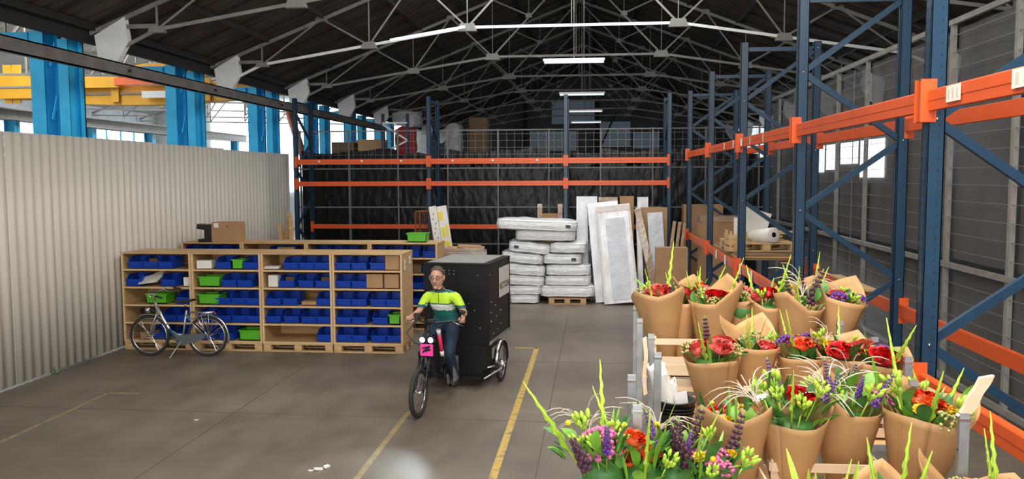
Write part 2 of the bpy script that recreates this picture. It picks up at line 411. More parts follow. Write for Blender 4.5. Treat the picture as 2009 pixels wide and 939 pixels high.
# side hall roof
M['side_roof'] = mat('pale_roof_lining', (.42, .40, .36), .8, 0, .15, .5)
b = MB(); b.add([(-26, 1, 6.6), (-17.5, 1, 9.6), (-17.5, 47, 9.6), (-26, 47, 6.6)], [(0, 1, 2, 3)]); b.add([(-17.5, 1, 9.6), (-9.3, 1, 6.0), (-9.3, 47, 6.0), (-17.5, 47, 9.6)], [(0, 1, 2, 3)])
o = part('ceiling_side_hall', b, M['side_roof']); o['kind'] = 'structure'; o['label'] = 'pale pitched roof of the neighbouring hall'
for i in range(9):
    y = 9.1+4.48*i; b = MB()
    b.bar((-25.7, y, 6.3), (-17.5, y, 9.2), .08); b.bar((-17.5, y, 9.2), (-9.9, y, 5.95), .08); b.bar((-25.7, y, 6.2), (-9.9, y, 5.8), .06)
    xs = [-24, -21.5, -19.5, -17.5, -15.5, -13.5, -11.2]
    for a, c in zip(xs, xs[1:]):
        za = 6.3+(a+26)*.34 if a < -17.5 else 9.2-(a+17.5)*.42; b.bar((a, y, 6.1), (c, y, 6.3+(c+26)*.34 if c <= -17.5 else 9.2-(c+17.5)*.42), .05); b.bar((a, y, za), (a, y, 6.1), .05)
    tt = part('side_hall_truss', b, M['steel_grey']); tag(tt, ['nearest', 'second', 'third', 'fourth', 'fifth', 'sixth', 'seventh', 'eighth', 'farthest'][i]+' pale roof truss in the neighbouring hall beyond the blue columns', 'roof truss', 'side hall trusses')
# runway beams and brace members against the far wall
b = MB(); b.bb(-20.2, -19.9, 8, 46, 5.0, 5.35); b.bb(-20.35, -19.75, 8, 46, 5.33, 5.37); b.bb(-20.35, -19.75, 8, 46, 4.98, 5.02)
o = part('runway_beam', b, M['steel_grey']); tag(o, 'grey crane runway beam across the neighbouring hall below the yellow crane', 'beam')
b = MB(); b.bb(-22.4, -22.2, 8, 46, 4.3, 4.5)
o = part('pipe_rail', b, M['white_paint']); tag(o, 'pale rail low behind the runway beam in the side hall', 'rail')
for i in range(6):
    y = 22.5+i*4.48; b = MB(); i_section(b, -.2, .2, 0, .26, 0, 5.0)
    tt = part('side_hall_column', b, M['blue_col'], None, (-20.1, y, 0)); tag(tt, ['nearest', 'second', 'third', 'fourth', 'fifth', 'farthest'][i]+' slim teal-blue column carrying the runway beam in the side hall', 'column', 'side hall columns')
# yellow bridge crane
t = thing('bridge_crane', 'yellow overhead crane with platform boxes in the side hall', 'crane', (-15, 26, 5.35))
def girder(u, v):
    x = -5.6+u*10.9; sag = .42*((2*u-1.1)**2)
    prof = [(-.22, .0), (.22, .0), (.22, .62), (-.22, .62), (-.22, .0)]
    p = prof[min(4, int(round(v*4)))]
    return (x, p[0], p[1]*(1 if p[1] == 0 else 1)+sag*(1 if p[1] == 0 else .8))
b = MB(); b.grid(girder, 16, 4, smooth=False); part('girder', b, M['yellow'], t)
b = MB(); b.bb(-5.6, 5.2, -.26, -.22, .34, .40); part('cable_tray', b, M['steel_grey'], t)
for x in (-4.2, -3.9, -.5, 2.6, 4.1):
    b = MB(); b.prism([(x-.12, .1), (x+.12, .1), (x+.16, 1.35), (x-.16, 1.35)], -.32, -.26); part('stiffener', b, M['yellow'], t)
b = MB(); b.bb(-5.6, -2.9, -.42, .2, .25, 1.05); part('side_box', b, M['yellow'], t)
b = MB(); b.bb(-5.6, -2.9, -.44, -.42, .58, .64); part('side_rail', b, M['steel_grey'], t)
b = MB(); b.bb(-1.9, -.3, -.45, -.1, .55, .95); part('control_box', b, M['yellow'], t)
b = MB(); b.bb(.2, 1.9, -.45, .3, .95, 1.3); part('trolley_box', b, M['yellow'], t)
b = MB(); b.bb(3.0, 5.2, -.5, .3, .7, 1.3); part('end_box', b, M['yellow'], t)
b = MB(); b.bb(-.4, 1.3, -.5, -.42, .62, .86); part('sign_plate', b, mat('orange_red_plate', (.85, .16, .05), .5), t, label='orange-red plate')
b = MB(); b.bb(.5, 1.7, -.47, -.44, .2, .42); part('sign_plate', b, M['white_paint'], t, label='white plate')
b = MB(); b.bb(-5.5, -4.6, -.47, -.44, .62, .82); part('sign_plate', b, mat('blue_plate', (.03, .08, .5), .5), t, label='blue plate')
# red pipe
b = MB(); b.tube([(-10.4, 27.6, 5.2), (-9.9, 27.6, 3.6), (-9.6, 27.6, 2.5), (-9.6, 27.6, 0)], .13, 10)
o = part('vent_pipe', b, mat('red_brown_pipe', (.50, .10, .045), .5)); tag(o, 'slanting red-brown pipe between the third and fourth blue columns', 'pipe')
b = MB(); b.bb(-9.75, -8.95, 32.25, 32.75, 0, 4.45)
o = part('board', b, M['yellow'], bevel=.01); tag(o, 'ochre yellow board behind the far blue columns', 'board')

# ================= right partition: fence with film =================
XF = 4.7
wr = thing('wall_right', 'tall grey partition of steel posts, wires and film sheets', None, (XF, 0, 0), kind='structure')
fpitch = 1.71
pm = MB(); pm.bb(-.03, .03, -.035, .035, 0, 5.0); pm = pm.mesh('fence_post', M['steel_grey'])
fm = {}
def film_panel(w, z0, z1, seed):
    rnd = random.Random(seed)
    ph = rnd.uniform(0, 6)
    b = MB(); b.grid(lambda u, v: (.012*sin(9*u+ph)+.008*sin(5*v*u+ph), u*w, z0+v*(z1-z0)), 8, 6); return b
y = 1.3; i = 0
while y < 23.5:
    link('fence_post', pm, wr, (0, y, 0))
    part('film_sheet', film_panel(fpitch-.08, .32, 1.72, i), M['film'], wr, (.06, y+.04, 0))
    part('film_sheet', film_panel(fpitch-.08, 1.88, 4.9, i+50), M['film'], wr, (.06, y+.04, 0))
    y += fpitch; i += 1
for z in (.28, 1.8, 4.98):
    b = MB(); b.bar((-.02, 1, z), (-.02, 23.5, z), .05, .07); part('fence_rail', b, M['steel_grey'], wr)
z = .5
while z < 4.9:
    if abs(z-1.8) > .1:
        b = MB(); b.bar((-.015, 1, z), (-.015, 23.5, z), .006, .008); part('fence_wire', b, M['wire'], wr)
    z += .215
for yy in (2.15, 5.6, 9.0, 12.4, 15.8):
    b = MB(); b.bar((0.02, yy, .3), (.02, yy, 4.9), .012); part('fence_wire', b, M['wire'], wr)
# aisle beyond: outer wall with a bright window
b = MB(); b.bb(9.6, 9.8, -2, 47, 0, 6); o = part('wall_outer_right', b, M['dark_hall']); o['kind'] = 'structure'; o['label'] = 'dark outer wall seen through the right partition'
M['window_r'] = mat('aisle_daylight_window', (.9, .95, 1), .3, emit=6, ecol=(.88, .95, 1))
t = thing('window_5', 'bright window behind the film of the right partition', None, (9.55, 0, 0), kind='structure')
for y0, y1, z0, z1 in [(28.6, 31.0, 2.9, 4.2), (31.1, 33.4, 3.4, 4.2), (33.5, 35.4, 3.2, 4.2), (35.5, 37.4, 3.1, 4.2)]:
    b = MB(); b.bb(-.02, .02, y0, y1, z0, z1); part('pane', b, M['window_r'], t)
b = MB()
for yy in (31.05, 33.45, 35.45): b.bb(-.05, .03, yy-.08, yy+.08, 2.8, 4.3)
part('window_frame', b, M['steel_grey'], t)
b = MB(); b.add([(7.4, 1, 5.72), (9.9, 1, 5.65), (9.9, 47, 5.65), (7.4, 47, 5.72)], [(0, 1, 2, 3)]); o = part('ceiling_aisle', b, M['roof']); o['kind'] = 'structure'; o['label'] = 'low dark roof over the side aisle beyond the right partition'
# ================= back partition =================
wb = thing('wall_back', 'back partition of grey steel frames backed by black film', None, (0, 22, 0), kind='structure')
xs = [-8.0+k*1.36 for k in range(10)]
for x in xs:
    b = MB(); b.bb(x-.018, x+.018, -.03, .03, 0, 4.25); part('fence_post', b, M['steel_back'], wb)
for z in (1.18, 2.17, 3.21, 4.22):
    b = MB(); b.bar((-8.2, -.02, z), (4.6, -.02, z), .03, .034); part('fence_rail', b, M['steel_back'], wb)
def wrinkle(x0, w, h, seed):
    r = random.Random(seed); a = [(r.uniform(4, 22), r.uniform(-9, 9), r.uniform(0, 6), r.uniform(.002, .007)) for _ in range(7)]
    def fn(u, v):
        d = sum(k[3]*abs(sin(k[0]*u*w+k[1]*v*h+k[2]))**.6 for k in a)
        top = h-.10*abs(sin(3*u+seed))*(v > .9)
        return (x0+u*w, -d, v*top)
    b = MB(); b.grid(fn, 30, 46); return b
for i, x in enumerate(xs[:-1]):
    part('film_sheet', wrinkle(x+.02, 1.32, 3.72+.08*sin(i*2.1), i), M['blackfilm'], wb, (0, .07, 0))
b = MB()
for k in range(60):
    b.bar((-8+k*.21, .04, 3.2), (-8+k*.21, .04, 4.22), .005)
for k in range(5): b.bar((-8.1, .04, 3.4+k*.18), (4.6, .04, 3.4+k*.18), .005)
part('wire_mesh', b, M['wire'], wb, kind='stuff')
# hanging lamps
def lamp(x, y, z, label, L=1.36):
    t = thing('hanging_lamp', label, 'lamp', (x, y, z), group='tube lamps under the ridge')
    b = MB(); b.bb(-L/2, L/2, -.06, .06, .035, .085); part('housing', b, M['lamp_white'], t)
    b = MB(); b.cyl((-L/2+.02, 0, .01), (L/2-.02, 0, .01), .028, 10); part('lamp_tube', b, M['tube'], t)
    b = MB(); b.cyl((0, 0, .08), (0, 0, 8.5-z), .012, 6); b.cyl((.22, 0, .08), (.22, 0, 8.5-z), .008, 6); part('suspension_rod', b, M['truss'], t)
    l = bpy.data.lights.new('lamp_light', 'AREA'); l.shape = 'RECTANGLE'; l.size = L; l.size_y = .1; l.energy = 14; l.color = (.85, .94, 1)
    lo = bpy.data.objects.new('lamp_light', l); COL.objects.link(lo); lo.parent = t; lo.location = (0, 0, -.04)
lamp(-.45, 11.8, 5.62, 'nearest ridge tube lamp, just above the top edge')
lamp(-.46, 18.6, 5.5, 'tube lamp under the ridge, largest in view')
lamp(-.38, 25, 5.4, 'second tube lamp under the ridge')
lamp(-.38, 31.5, 5.4, 'third tube lamp under the ridge, small')
lamp(-.38, 38, 5.4, 'fourth tube lamp under the ridge, farthest')
# batten lamp on the left slope of the second truss
t = thing('batten_lamp', 'bright white batten along the sloping lower chord left of centre', 'lamp', (-4.45, 17.98, 5.97))
b = MB(); b.bar((0, 0, 0), (1.65, 0, .25), .05, .05); part('lamp_tube', b, M['tube'], t)
# ================= pallet racks =================
PH = 4.97
def upright(name_parent, x, y, face, height=PH):   # face: direction (dx,dy) of perforated front
    b = MB(); wx, wy = (.11, .10) if abs(face[0]) else (.10, .11)
    # open C section: web at the front, two side walls
    t_ = .012
    if face[0]:
        f = face[0]; b.bb(f*wx/2, f*(wx/2-t_), -wy/2, wy/2, 0, height)
        for s_ in (-1, 1):
            b.bb(-wx/2, wx/2, s_*wy/2, s_*(wy/2-t_), 0, height); b.bb(-f*wx/2, -f*(wx/2-t_), s_*wy/2, s_*.02, 0, height)
    else:
        f = face[1]; b.bb(-wx/2, wx/2, f*wy/2, f*(wy/2-t_), 0, height)
        for s_ in (-1, 1):
            b.bb(s_*wx/2, s_*(wx/2-t_), -wy/2, wy/2, 0, height); b.bb(s_*wx/2, s_*.02, -f*wy/2, -f*(wy/2-t_), 0, height)
    o = part('upright', b, M['blue_rack'], name_parent, (x, y, 0), bevel=.003)
    h = MB(); z = .25
    while z < height-.05:
        for s_ in (-.028, .028):
            if face[0]: h.box((face[0]*(wx/2+.0005), s_, z), (.002, .014, .03)); h.box((s_*.6, -wy/2-.0005, z), (.010, .002, .016)) if s_ > 0 else 0
            else: h.box((s_, face[1]*(wy/2+.0005), z), (.014, .002, .03))
        z += .075
    part('slots', h, M['black'], o, kind='stuff')
    bp = MB(); bp.box((0, 0, .006), (.18, .18, .012)); part('foot_plate', bp, M['blue_rack'], o)
    return o
def brace(par, a, c):
    b = MB(); b.bar(a, c, .045, .06); part('brace', b, M['blue_rack'], par)
def bolts(par, pts):
    b = MB()
    for p in pts: b.ball(p, .012, 6)
    part('bolt', b, M['chrome'], par, kind='stuff')
def beam(par, a, c, hgt=.135, th=.05, n=None, dark=False):
    """box beam with a rolled step, connector plates and clips at both ends"""
    a = Vector(a); c = Vector(c); d = (c-a).normalized(); side = Vector(n)
    b = MB(); b.bar(a+d*.055, c-d*.055, th, hgt); b.bar(a+d*.055+side*(th/2)+Vector((0, 0, .028)), c-d*.055+side*(th/2)+Vector((0, 0, .028)), .008, hgt*.5)
    o = part('beam', b, M['orange'], par, bevel=.003)
    for e, s_ in ((a, 1), (c, -1)):
        k = MB(); cc = e+d*s_*.052+Vector((0, 0, .0)); off = side*.058
        k.bar(cc-Vector((0, 0, .14))+off*.4, cc+Vector((0, 0, .14))+off*.4, .10 if abs(d.y) else .008, .10 if abs(d.x) > .5 else .008, up=(0, 1, 0))
        cc2 = e+d*s_*.025+side*.062
        if abs(d.y) > .5: k.box(cc2, (.006, .055, .27))
        else: k.box(cc2, (.055, .006, .27))
        part('beam_connector', k, M['orange'], o)
    return o
rk = thing('pallet_rack', 'tall blue and orange pallet rack running along the right partition', 'rack', (0, 0, 0), group='pallet racks')
rk['label'] = 'tall blue and orange pallet rack along the right side behind the flowers'; del rk['group']
FX, BX = 2.235, 3.29
FY = [2.15, 5.76, 9.32, 12.85, 16.3, 19.9]
for i, y in enumerate(FY):
    upright(rk, FX, y, (-1, 0)); upright(rk, BX, y, (1, 0))
    A = [4.87, 3.36, 1.86, .36]; B = [4.1, 2.61, 1.11]
    fr, re = (A, B) if i == 1 else (B, A)
    seq = []
    for k in range(3): seq += [(0, A[k]), (1, B[k])]
    seq.append((0, A[3]))
    for (s0, z0), (s1, z1) in zip(seq, seq[1:]):
        xa = (FX if (s0 == 0) == (i == 1) else BX); xb = (FX if (s1 == 0) == (i == 1) else BX)
        brace(rk, (xa, y, z0), (xb, y, z1))
    brace(rk, (FX, y, 4.87), (BX, y, 4.87)); brace(rk, (FX, y, .2), (BX, y, .2))
    bolts(rk, [(FX, y-.052, z) for z in fr]+[(BX, y-.052, z) for z in re])
for y0, y1 in zip(FY, FY[1:]):
    beam(rk, (FX-.035, y0, 3.48), (FX-.035, y1, 3.48), n=(-1, 0, 0))
    beam(rk, (BX+.035, y0, 3.52), (BX+.035, y1, 3.52), n=(1, 0, 0))
    beam(rk, (FX-.035, y0, 1.60), (FX-.035, y1, 1.60), n=(-1, 0, 0))
    beam(rk, (BX+.035, y0, 1.52), (BX+.035, y1, 1.52), n=(1, 0, 0))
for y, z, l in [(5.3, 3.50, .20), (4.45, 3.50, .28)]:
    b = MB(); b.box((FX-.0715, y, z-.01), (.003, l, .10)); st = part('sticker', b, M['label'], rk, label='cream paper location sticker')
    b = MB()
    for k in range(3): b.box((FX-.0735, y-l*.3+k*l*.3, z-.01), (.001, l*.13, .06))
    part('print', b, mat('grey_print_%.1f' % y, (.62, .56, .47), .6), st, kind='stuff')
for y in (11.0, 11.9, 12.55, 12.62, 13.3, 14.2):
    b = MB(); b.box((FX-.0715, y, 3.48), (.003, .03 if y < 12.5 else .07, .11)); part('sticker', b, M['label'], rk)
for k, y in enumerate((11.6, 12.5, 13.9, 14.9)):
    b = MB(); b.box((FX-.078, y, 1.60), (.012, .10, .15)); part('tag', b, M['white_paint'], rk, label='white paper strip hanging over the beam')
# back rack
br = thing('pallet_rack', 'low lit blue and orange pallet rack across the back in front of the film', 'rack', (0, 0, 0))
YB, YR = 20.36, 21.5
for i, x in enumerate([-7.52, -4.1, -.7, 2.15]):
    if i == 3: upright(br, x-.35, YB, (0, -1)); upright(br, x-.35, YR, (0, 1)); x -= .35
    else: upright(br, x, YB, (0, -1)); upright(br, x, YR, (0, 1))
    z = .3; s_ = 0
    while z < 4.6:
        brace(br, (x, (YB, YR)[s_], z), (x, (YR, YB)[s_], z+.72)); z += .72; s_ = 1-s_
    brace(br, (x, YB, 4.87), (x, YR, 4.87))
bx_ = [-7.52, -4.1, -.7, 1.8]
for x0, x1 in zip(bx_, bx_[1:]):
    beam(br, (x0, YB-.035, 3.37), (x1, YB-.035, 3.37), n=(0, -1, 0)); beam(br, (x0, YB-.035, 2.82), (x1, YB-.035, 2.82), n=(0, -1, 0), hgt=.115)
    beam(br, (x0, YR-.09, 1.68), (x1, YR-.09, 1.68), n=(0, -1, 0), hgt=.115)
b = MB()
for x in (-6.9, -5.8, -4.8, -3.5, -2.5, -1.4): b.cyl((x, YB-.066, 3.38), (x, YB-.072, 3.38), .03, 10)
part('round_sticker', b, M['label'], br, label='small round cream stickers on the upper beam')

# goods on racks beyond the partition, seen above it
def simple(name, label, cat, b, m, loc=(0, 0, 0), rz=0, group=None, bevel=0):
    o = part(name, b, m, None, loc, (0, 0, rz), bevel=bevel); return tag(o, label, cat, group)
hr = thing('storage_rack', 'blue storage frame with bright zigzag brace above the back partition', 'rack', (-6.05, 24.9, 0))
b = MB(); b.bb(-.42, -.34, -.05, .05, 0, 4.9); b.bb(.34, .42, -.05, .05, 0, 4.9); part('upright', b, M['blue_rack'], hr)
b = MB(); b.bar((-.38, -.06, 4.62), (.38, -.06, 4.62), .03, .05); b.bar((-.38, -.06, 4.58), (.38, -.06, 4.1), .03, .05); b.bar((.38, -.06, 4.08), (-.2, -.06, 3.8), .03, .05)
part('brace', b, M['white_paint'], hr, label='brace coloured white for the sunlight on it')  # white colour carries the sunlight falling on this brace
b = MB(); b.bb(-9.0, 1.5, 25.2, 26.6, 3.55, 3.65)
for x in (-8.9, -6, -3, 1.4): b.bb(x-.05, x+.05, 25.2, 25.3, 0, 3.55); b.bb(x-.05, x+.05, 26.5, 26.6, 0, 3.55)
simple('storage_platform', 'dark storage platform behind the back partition carrying wrapped goods', 'platform', b, M['purlin'])
M['card'] = mat('brown_cardboard', (.40, .235, .115), .75, 0, .08, 5)
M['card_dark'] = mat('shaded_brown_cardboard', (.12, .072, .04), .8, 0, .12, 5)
M['red'] = mat('red_fabric', (.35, .03, .03), .6, 0, .1, 3)
M['clear'] = mat('clear_stretch_film', (.55, .57, .58), .18, 0, 0, 1, .8, 3, alpha=.35)
def lumpy(w, d, h, seed, amp=.06):
    r = random.Random(seed); ks = [(r.uniform(2, 7), r.uniform(2, 7), r.uniform(0, 6)) for _ in range(5)]
    def fn(u, v):
        a = 2*pi*u; e = .5
        ca, sa = cos(a), sin(a); x = (abs(ca)**e)*(1 if ca > 0 else -1)*w/2; y = (abs(sa)**e)*(1 if sa > 0 else -1)*d/2
        z = h*min(1, v*1.35); s_ = 1 if v < .74 else max(0, 1-((v-.74)/.26))
        q = 1+sum(amp/5*sin(k[0]*a+k[1]*v*3+k[2]) for k in ks)*3
        return (x*q*s_, y*q*s_, z+(.05 if s_ < 1 else 0)*sin(3*a))
    b = MB(); b.grid(fn, 28, 14, wrap=True); return b
simple('wrapped_bundle', 'red bundle wrapped in clear film above the back partition', 'bundle', lumpy(.62, .6, .85, 1), M['red'], (-5.95, 25.9, 3.66))
simple('film_bundle', 'clear film mound piled over the red bundle', 'bundle', lumpy(.9, .7, .45, 2), M['clear'], (-5.9, 25.9, 4.56))
simple('film_bundle', 'shiny film-wrapped stack right of the red bundle', 'bundle', lumpy(.5, .6, .95, 3), M['clear'], (-4.4, 25.9, 3.66))
b = MB(); b.bb(-.35, .35, -.3, .3, 0, .42); simple('cardboard_box', 'dim brown box under the white brackets, far left above the back partition', 'box', b, M['card_dark'], (-7.9, 25.8, 3.66))
b = MB(); b.bb(-.4, .4, -.3, .3, 0, .5); simple('cardboard_box', 'tan box between the far blue columns above the back partition', 'box', b, M['card'], (-7.0, 25.8, 3.66))
b = MB(); b.bb(-.28, .28, -.3, .3, 0, 1.15); simple('cardboard_box', 'tall dim box above the partition right of the shiny film stack', 'box', b, M['card_dark'], (-3.6, 25.9, 3.66))

# ================= wooden shelf units =================
M['wood'] = mat('pine_plywood', (.56, .36, .17), .6, 0, .14, 3, stretch=(1, 1, 7))
M['wood_in'] = mat('pine_board_back', (.50, .30, .13), .65, 0, .2, 2.5, stretch=(.6, 1, 6))
M['wood_edge'] = mat('pale_board_edge', (.66, .45, .24), .6, 0, .1, 12)
M['pallet'] = mat('pallet_wood', (.58, .38, .19), .7, 0, .18, 6, stretch=(1, 5, 1))
M['blue_bin'] = mat('blue_plastic', (.006, .06, .46), .32, 0, .08, 3)
M['green_bin'] = mat('green_plastic', (.10, .46, .02), .4, 0, .06, 3)
def make_pallet(name, label, loc, rz=0, w=1.2, d=.8, group=None):
    t = thing(name, label, 'pallet', loc, rz, group)
    bl = MB().box((0, 0, 0), (.13, .12, .078)).mesh('block', M['pallet'])
    for x in (-w/2+.07, 0, w/2-.07):
        for y in (-d/2+.06, 0, d/2-.06): link('block', bl, t, (x, y, .061))
    bd = MB().box((0, 0, 0), (w, .11, .022)).mesh('deck_board', M['pallet'])
    for y in (-d/2+.055, -d/4, 0, d/4, d/2-.055): link('deck_board', bd, t, (0, y, .133))
    cr = MB().box((0, 0, 0), (w, .10, .022)).mesh('bottom_board', M['pallet'])
    for y in (-d/2+.06, 0, d/2-.06): link('bottom_board', cr, t, (0, y, .011))
    st = MB().box((0, 0, 0), (.13, d, .02)).mesh('stringer_board', M['pallet'])
    for x in (-w/2+.07, 0, w/2-.07): link('stringer_board', st, t, (x, 0, .111))
    return t
PLT = None
def shelf_unit(x0, x1, y, label, grp, lip_label=None):
    """unit standing on a pallet at z .145; front face at y"""
    W = x1-x0; cx = (x0+x1)/2; D = .8; t_ = .025; z0 = .145; H = 1.555
    t = thing('shelf_unit', label, 'shelf', (cx, y, z0), 0, grp)
    for s_ in (-1, 1):
        b = MB(); b.box((s_*(W/2-t_/2-.004), D/2, H/2), (t_, D, H)); part('side_panel', b, M['wood'], t, bevel=.002)
        b = MB(); b.box((s_*(W/2-.022), .012, H/2), (.035, .03, H-.01)); part('front_post', b, M['wood_edge'], t)
    bw = MB(); 
    for k in range(6): 
        b = MB(); b.box((0, D-.012, .13+k*.26), (W-.06, .02, .25)); part('back_board', b, M['wood_in'], t)
    for k in range(5):
        b = MB(); z = .015+k*.31; b.box((0, D/2, z), (W-.055, D-.03, .02)); sh = part('shelf_board', b, M['wood'], t)
        b = MB(); b.box((0, .008, z), (W-.055, .018, .028)); part('edge_strip', b, M['wood_edge'], sh)
    b = MB(); b.box((0, D/2, H-.01), (W-.002, D, .022)); part('top_board', b, M['wood'], t, bevel=.002)
    return t
UX = [-8.20, -6.93, -5.68, -4.43, -3.21]
def pallet_under(x0, x1, y, lbl, grp): return make_pallet('pallet', lbl, ((x0+x1)/2, y+.4, 0), 0, x1-x0-.02, .8, grp)
names = ['leftmost', 'second', 'third', 'rightmost']
for i in range(4):
    pallet_under(UX[i], UX[i+1], 13.56, ['pallet under the leftmost front shelf unit behind the bicycle front wheel', 'pallet under the second front shelf unit behind the bicycle rear wheel', 'pallet under the third front shelf unit, mostly unobstructed', 'pallet under the rightmost front shelf unit beside the trike'][i], 'pallets under the shelves')
    shelf_unit(UX[i], UX[i+1], 13.56, ['leftmost front wooden shelf unit behind the bicycle handlebar', 'second front wooden shelf unit with green boxes behind the bicycle saddle', 'third front wooden shelf unit with a nearly empty bottom shelf', 'rightmost front wooden shelf unit full of blue bins beside the rider'][i], 'front row of shelf units')
UX2 = [-8.24, -6.98, -5.66, -4.38, -3.03]
for i in range(4):
    pallet_under(UX2[i], UX2[i+1], 15.75, 'pallet under the %s back row shelf unit, hidden behind the front row' % names[i] if i < 3 else 'pallet under the back row shelf unit nearest the trike box', 'pallets under the back shelves' if i < 3 else None)
    shelf_unit(UX2[i], UX2[i+1], 15.75, ['back row shelf unit carrying the cardboard box and black machine', 'second back row shelf unit from the ribbed wall', 'third back row shelf unit from the ribbed wall', 'back row shelf unit nearest the trike box, with a green tub on top'][i], 'back row of shelf units')
# paper notices on the right end panel
b = MB()
for yy, zz, w_, h_ in ((13.72, 1.50, .12, .18), (14.1, 1.55, .16, .14)): b.box((-3.205, yy, zz), (.002, w_, h_))
simple('paper_notice', 'white paper notices with green marks taped to the shelf end panel', 'paper', b, M['label'])
b = MB()
for yy, zz in ((13.72, 1.50), (14.1, 1.55)): b.box((-3.203, yy, zz), (.002, .05, .03))
part('print', b, M['green_bin'], bpy.data.objects['paper_notice'])

# ---- storage bins ----
def bin_mesh(w, d=.40, h=.19, m='blue_bin'):
    b = MB(); t_ = .008; fh = .55*h
    b.box((0, d/2, .005), (w, d, .01)); b.box((0, d-.004, h/2), (w, .008, h))
    for s_ in (-1, 1):
        x0, x1 = (s_*w/2, s_*(w/2-t_))
        b.add([(x, yy, zz) for x in (x0, x1) for yy, zz in ((.02, 0), (d, 0), (d, h), (.12, h), (.0, fh))], [(0, 1, 2, 3, 4), (9, 8, 7, 6, 5), (0, 5, 6, 1), (1, 6, 7, 2), (2, 7, 8, 3), (3, 8, 9, 4), (4, 9, 5, 0)])
        b.box((s_*(w/2-.006), d*.6, h-.005), (.02, d*.75, .012))
    b.add([(-w/2, .02, 0), (w/2, .02, 0), (w/2, 0, fh), (-w/2, 0, fh), (-w/2, .03, 0), (w/2, .03, 0), (w/2, .01, fh), (-w/2, .01, fh)], [(0, 1, 2, 3), (7, 6, 5, 4), (3, 2, 6, 7)])
    b.box((0, -.006, fh), (w+.004, .02, .014)); b.box((0, -.003, fh*.55), (w*.8, .010, .012)); b.box((0, -.010, fh*.30), (w*.96, .012, .008))
    return b.mesh('storage_bin', M[m])
BM = bin_mesh(.262); 
def tub_mesh(w, d, h, m):
    b = MB(); k = .92
    b.prism([(-w/2*k, 0), (w/2*k, 0), (w/2, h), (w/2-.01, h), (w/2*k-.01, .01), (-w/2*k+.01, .01), (-w/2+.01, h), (-w/2, h)], 0, d)
    for y in (0, d-.008): b.prism([(-w/2*k, 0), (w/2*k, 0), (w/2, h), (-w/2, h)], y, y+.008)
    b.box((0, 0, h-.008), (w+.02, .02, .018)); b.box((0, d, h-.008), (w+.02, .02, .018)); b.box((-w/2, d/2, h-.008), (.02, d, .018)); b.box((w/2, d/2, h-.008), (.02, d, .018))
    return b.mesh('tub', M[m])
LV = [1.425, 1.115, .805, .495, .185]    # surface heights, top to bottom
unitn = ['leftmost', 'second', 'third', 'rightmost']; shn = ['top shelf', 'second shelf', 'middle shelf', 'fourth shelf', 'bottom shelf']
def place_bin(px, lvl, y, unit, n, tot, row='front', me=None, cat='bin', nm='storage_bin', colr='blue', extra=''):
    me = me or BM
    o = bpy.data.objects.new(nm, me); COL.objects.link(o); o.location = (px, y, LV[lvl]+.0005)
    ordn = ['leftmost', 'second from left', 'third from left', 'fourth from left', 'fifth from left'][n]
    pos = ordn if tot > 1 else 'only'
    tag(o, '%s %s on the %s of the %s %s row unit%s' % (pos, colr, shn[lvl], unitn[unit], row, extra), cat, '%s bins in the shelves' % colr if cat == 'bin' else None)
    return o
X = lambda px: -8.20+(px-234.5)*(4.99/559)     # along the shelf front
rows = {
 (0, 0): [262, 291, 322], (0, 1): [252, 328], (0, 2): [358], (0, 3): [328, 358], (0, 4): [300, 352],
 (1, 0): [441, 497], (1, 1): [452, 484], (1, 2): [446, 474, 499], (1, 3): [402, 442, 472, 499], (1, 4): [405, 443],
 (2, 0): [577, 605, 634], (2, 1): [568, 605, 639], (2, 2): [540, 572, 640], (2, 3): [539, 574, 611, 639], (2, 4): [640],
 (3, 0): [676, 710, 746], (3, 1): [677, 710], (3, 2): [676, 709, 746, 779], (3, 3): [676, 709, 750], (3, 4): [675, 707, 747, 780]}
random.seed(5)
for (u, l), ps in rows.items():
    lo, hi = UX[u]+.170, UX[u+1]-.172
    xs_ = [min(max(X(p)-.02, lo), hi) for p in ps]
    for k in range(1, len(xs_)):
        if xs_[k]-xs_[k-1] < .272: xs_[k] = xs_[k-1]+.272
    for k in range(len(xs_)-1, -1, -1):
        lim = hi if k == len(xs_)-1 else xs_[k+1]-.272
        xs_[k] = min(xs_[k], lim)
    for k, x in enumerate(xs_): place_bin(x, l, 13.60+random.uniform(0, .03), u, k, len(xs_), extra='')
GM = tub_mesh(.40, .3, .17, 'green_bin'); GM2 = tub_mesh(.28, .3, .17, 'green_bin'); GM3 = tub_mesh(.2, .3, .16, 'green_bin')
def gtub(x, z, y, me, label): o = bpy.data.objects.new('green_tub', me); COL.objects.link(o); o.location = (x, y, z+.001); tag(o, label, 'tub', 'green tubs'); return o
gtub(X(300), LV[2], 13.64, GM, 'wide green tub on the middle shelf behind the bicycle handlebar')
gtub(X(469), LV[0], 13.60, GM3, 'small green tub between two blue bins on a top shelf')
gtub(X(410), LV[1], 13.62, GM, 'green tub on the second shelf of the second unit, under the white box')
gtub(X(408), LV[2], 13.62, GM, 'green tub on the middle shelf of the second unit, above the bicycle saddle')
gtub(X(489), LV[4], 13.62, GM, 'green tub on a bottom shelf beside the bicycle rear wheel')
gtub(X(779)-.035, LV[3], 13.62, GM3, 'small green tub beside the rider, fourth shelf of the rightmost unit')
gtub(-3.48, 1.712, 15.95, GM, 'bright green tub standing on top of the back shelf row')
def cbox(name, label, loc, d, m='card', rz=0, tape=True, cat='box', bev=.004):
    b = MB(); b.box((0, 0, d[2]/2), d); o = part(name, b, M[m], None, loc, (0, 0, rz), bevel=bev); tag(o, label, cat)
    if tape: 
        b = MB(); b.box((0, 0, d[2]+.0005), (d[0]*.99, .05, .002)); part('tape', b, M['tape'], o)
    return o
M['tape'] = mat('packing_tape', (.55, .38, .2), .25)
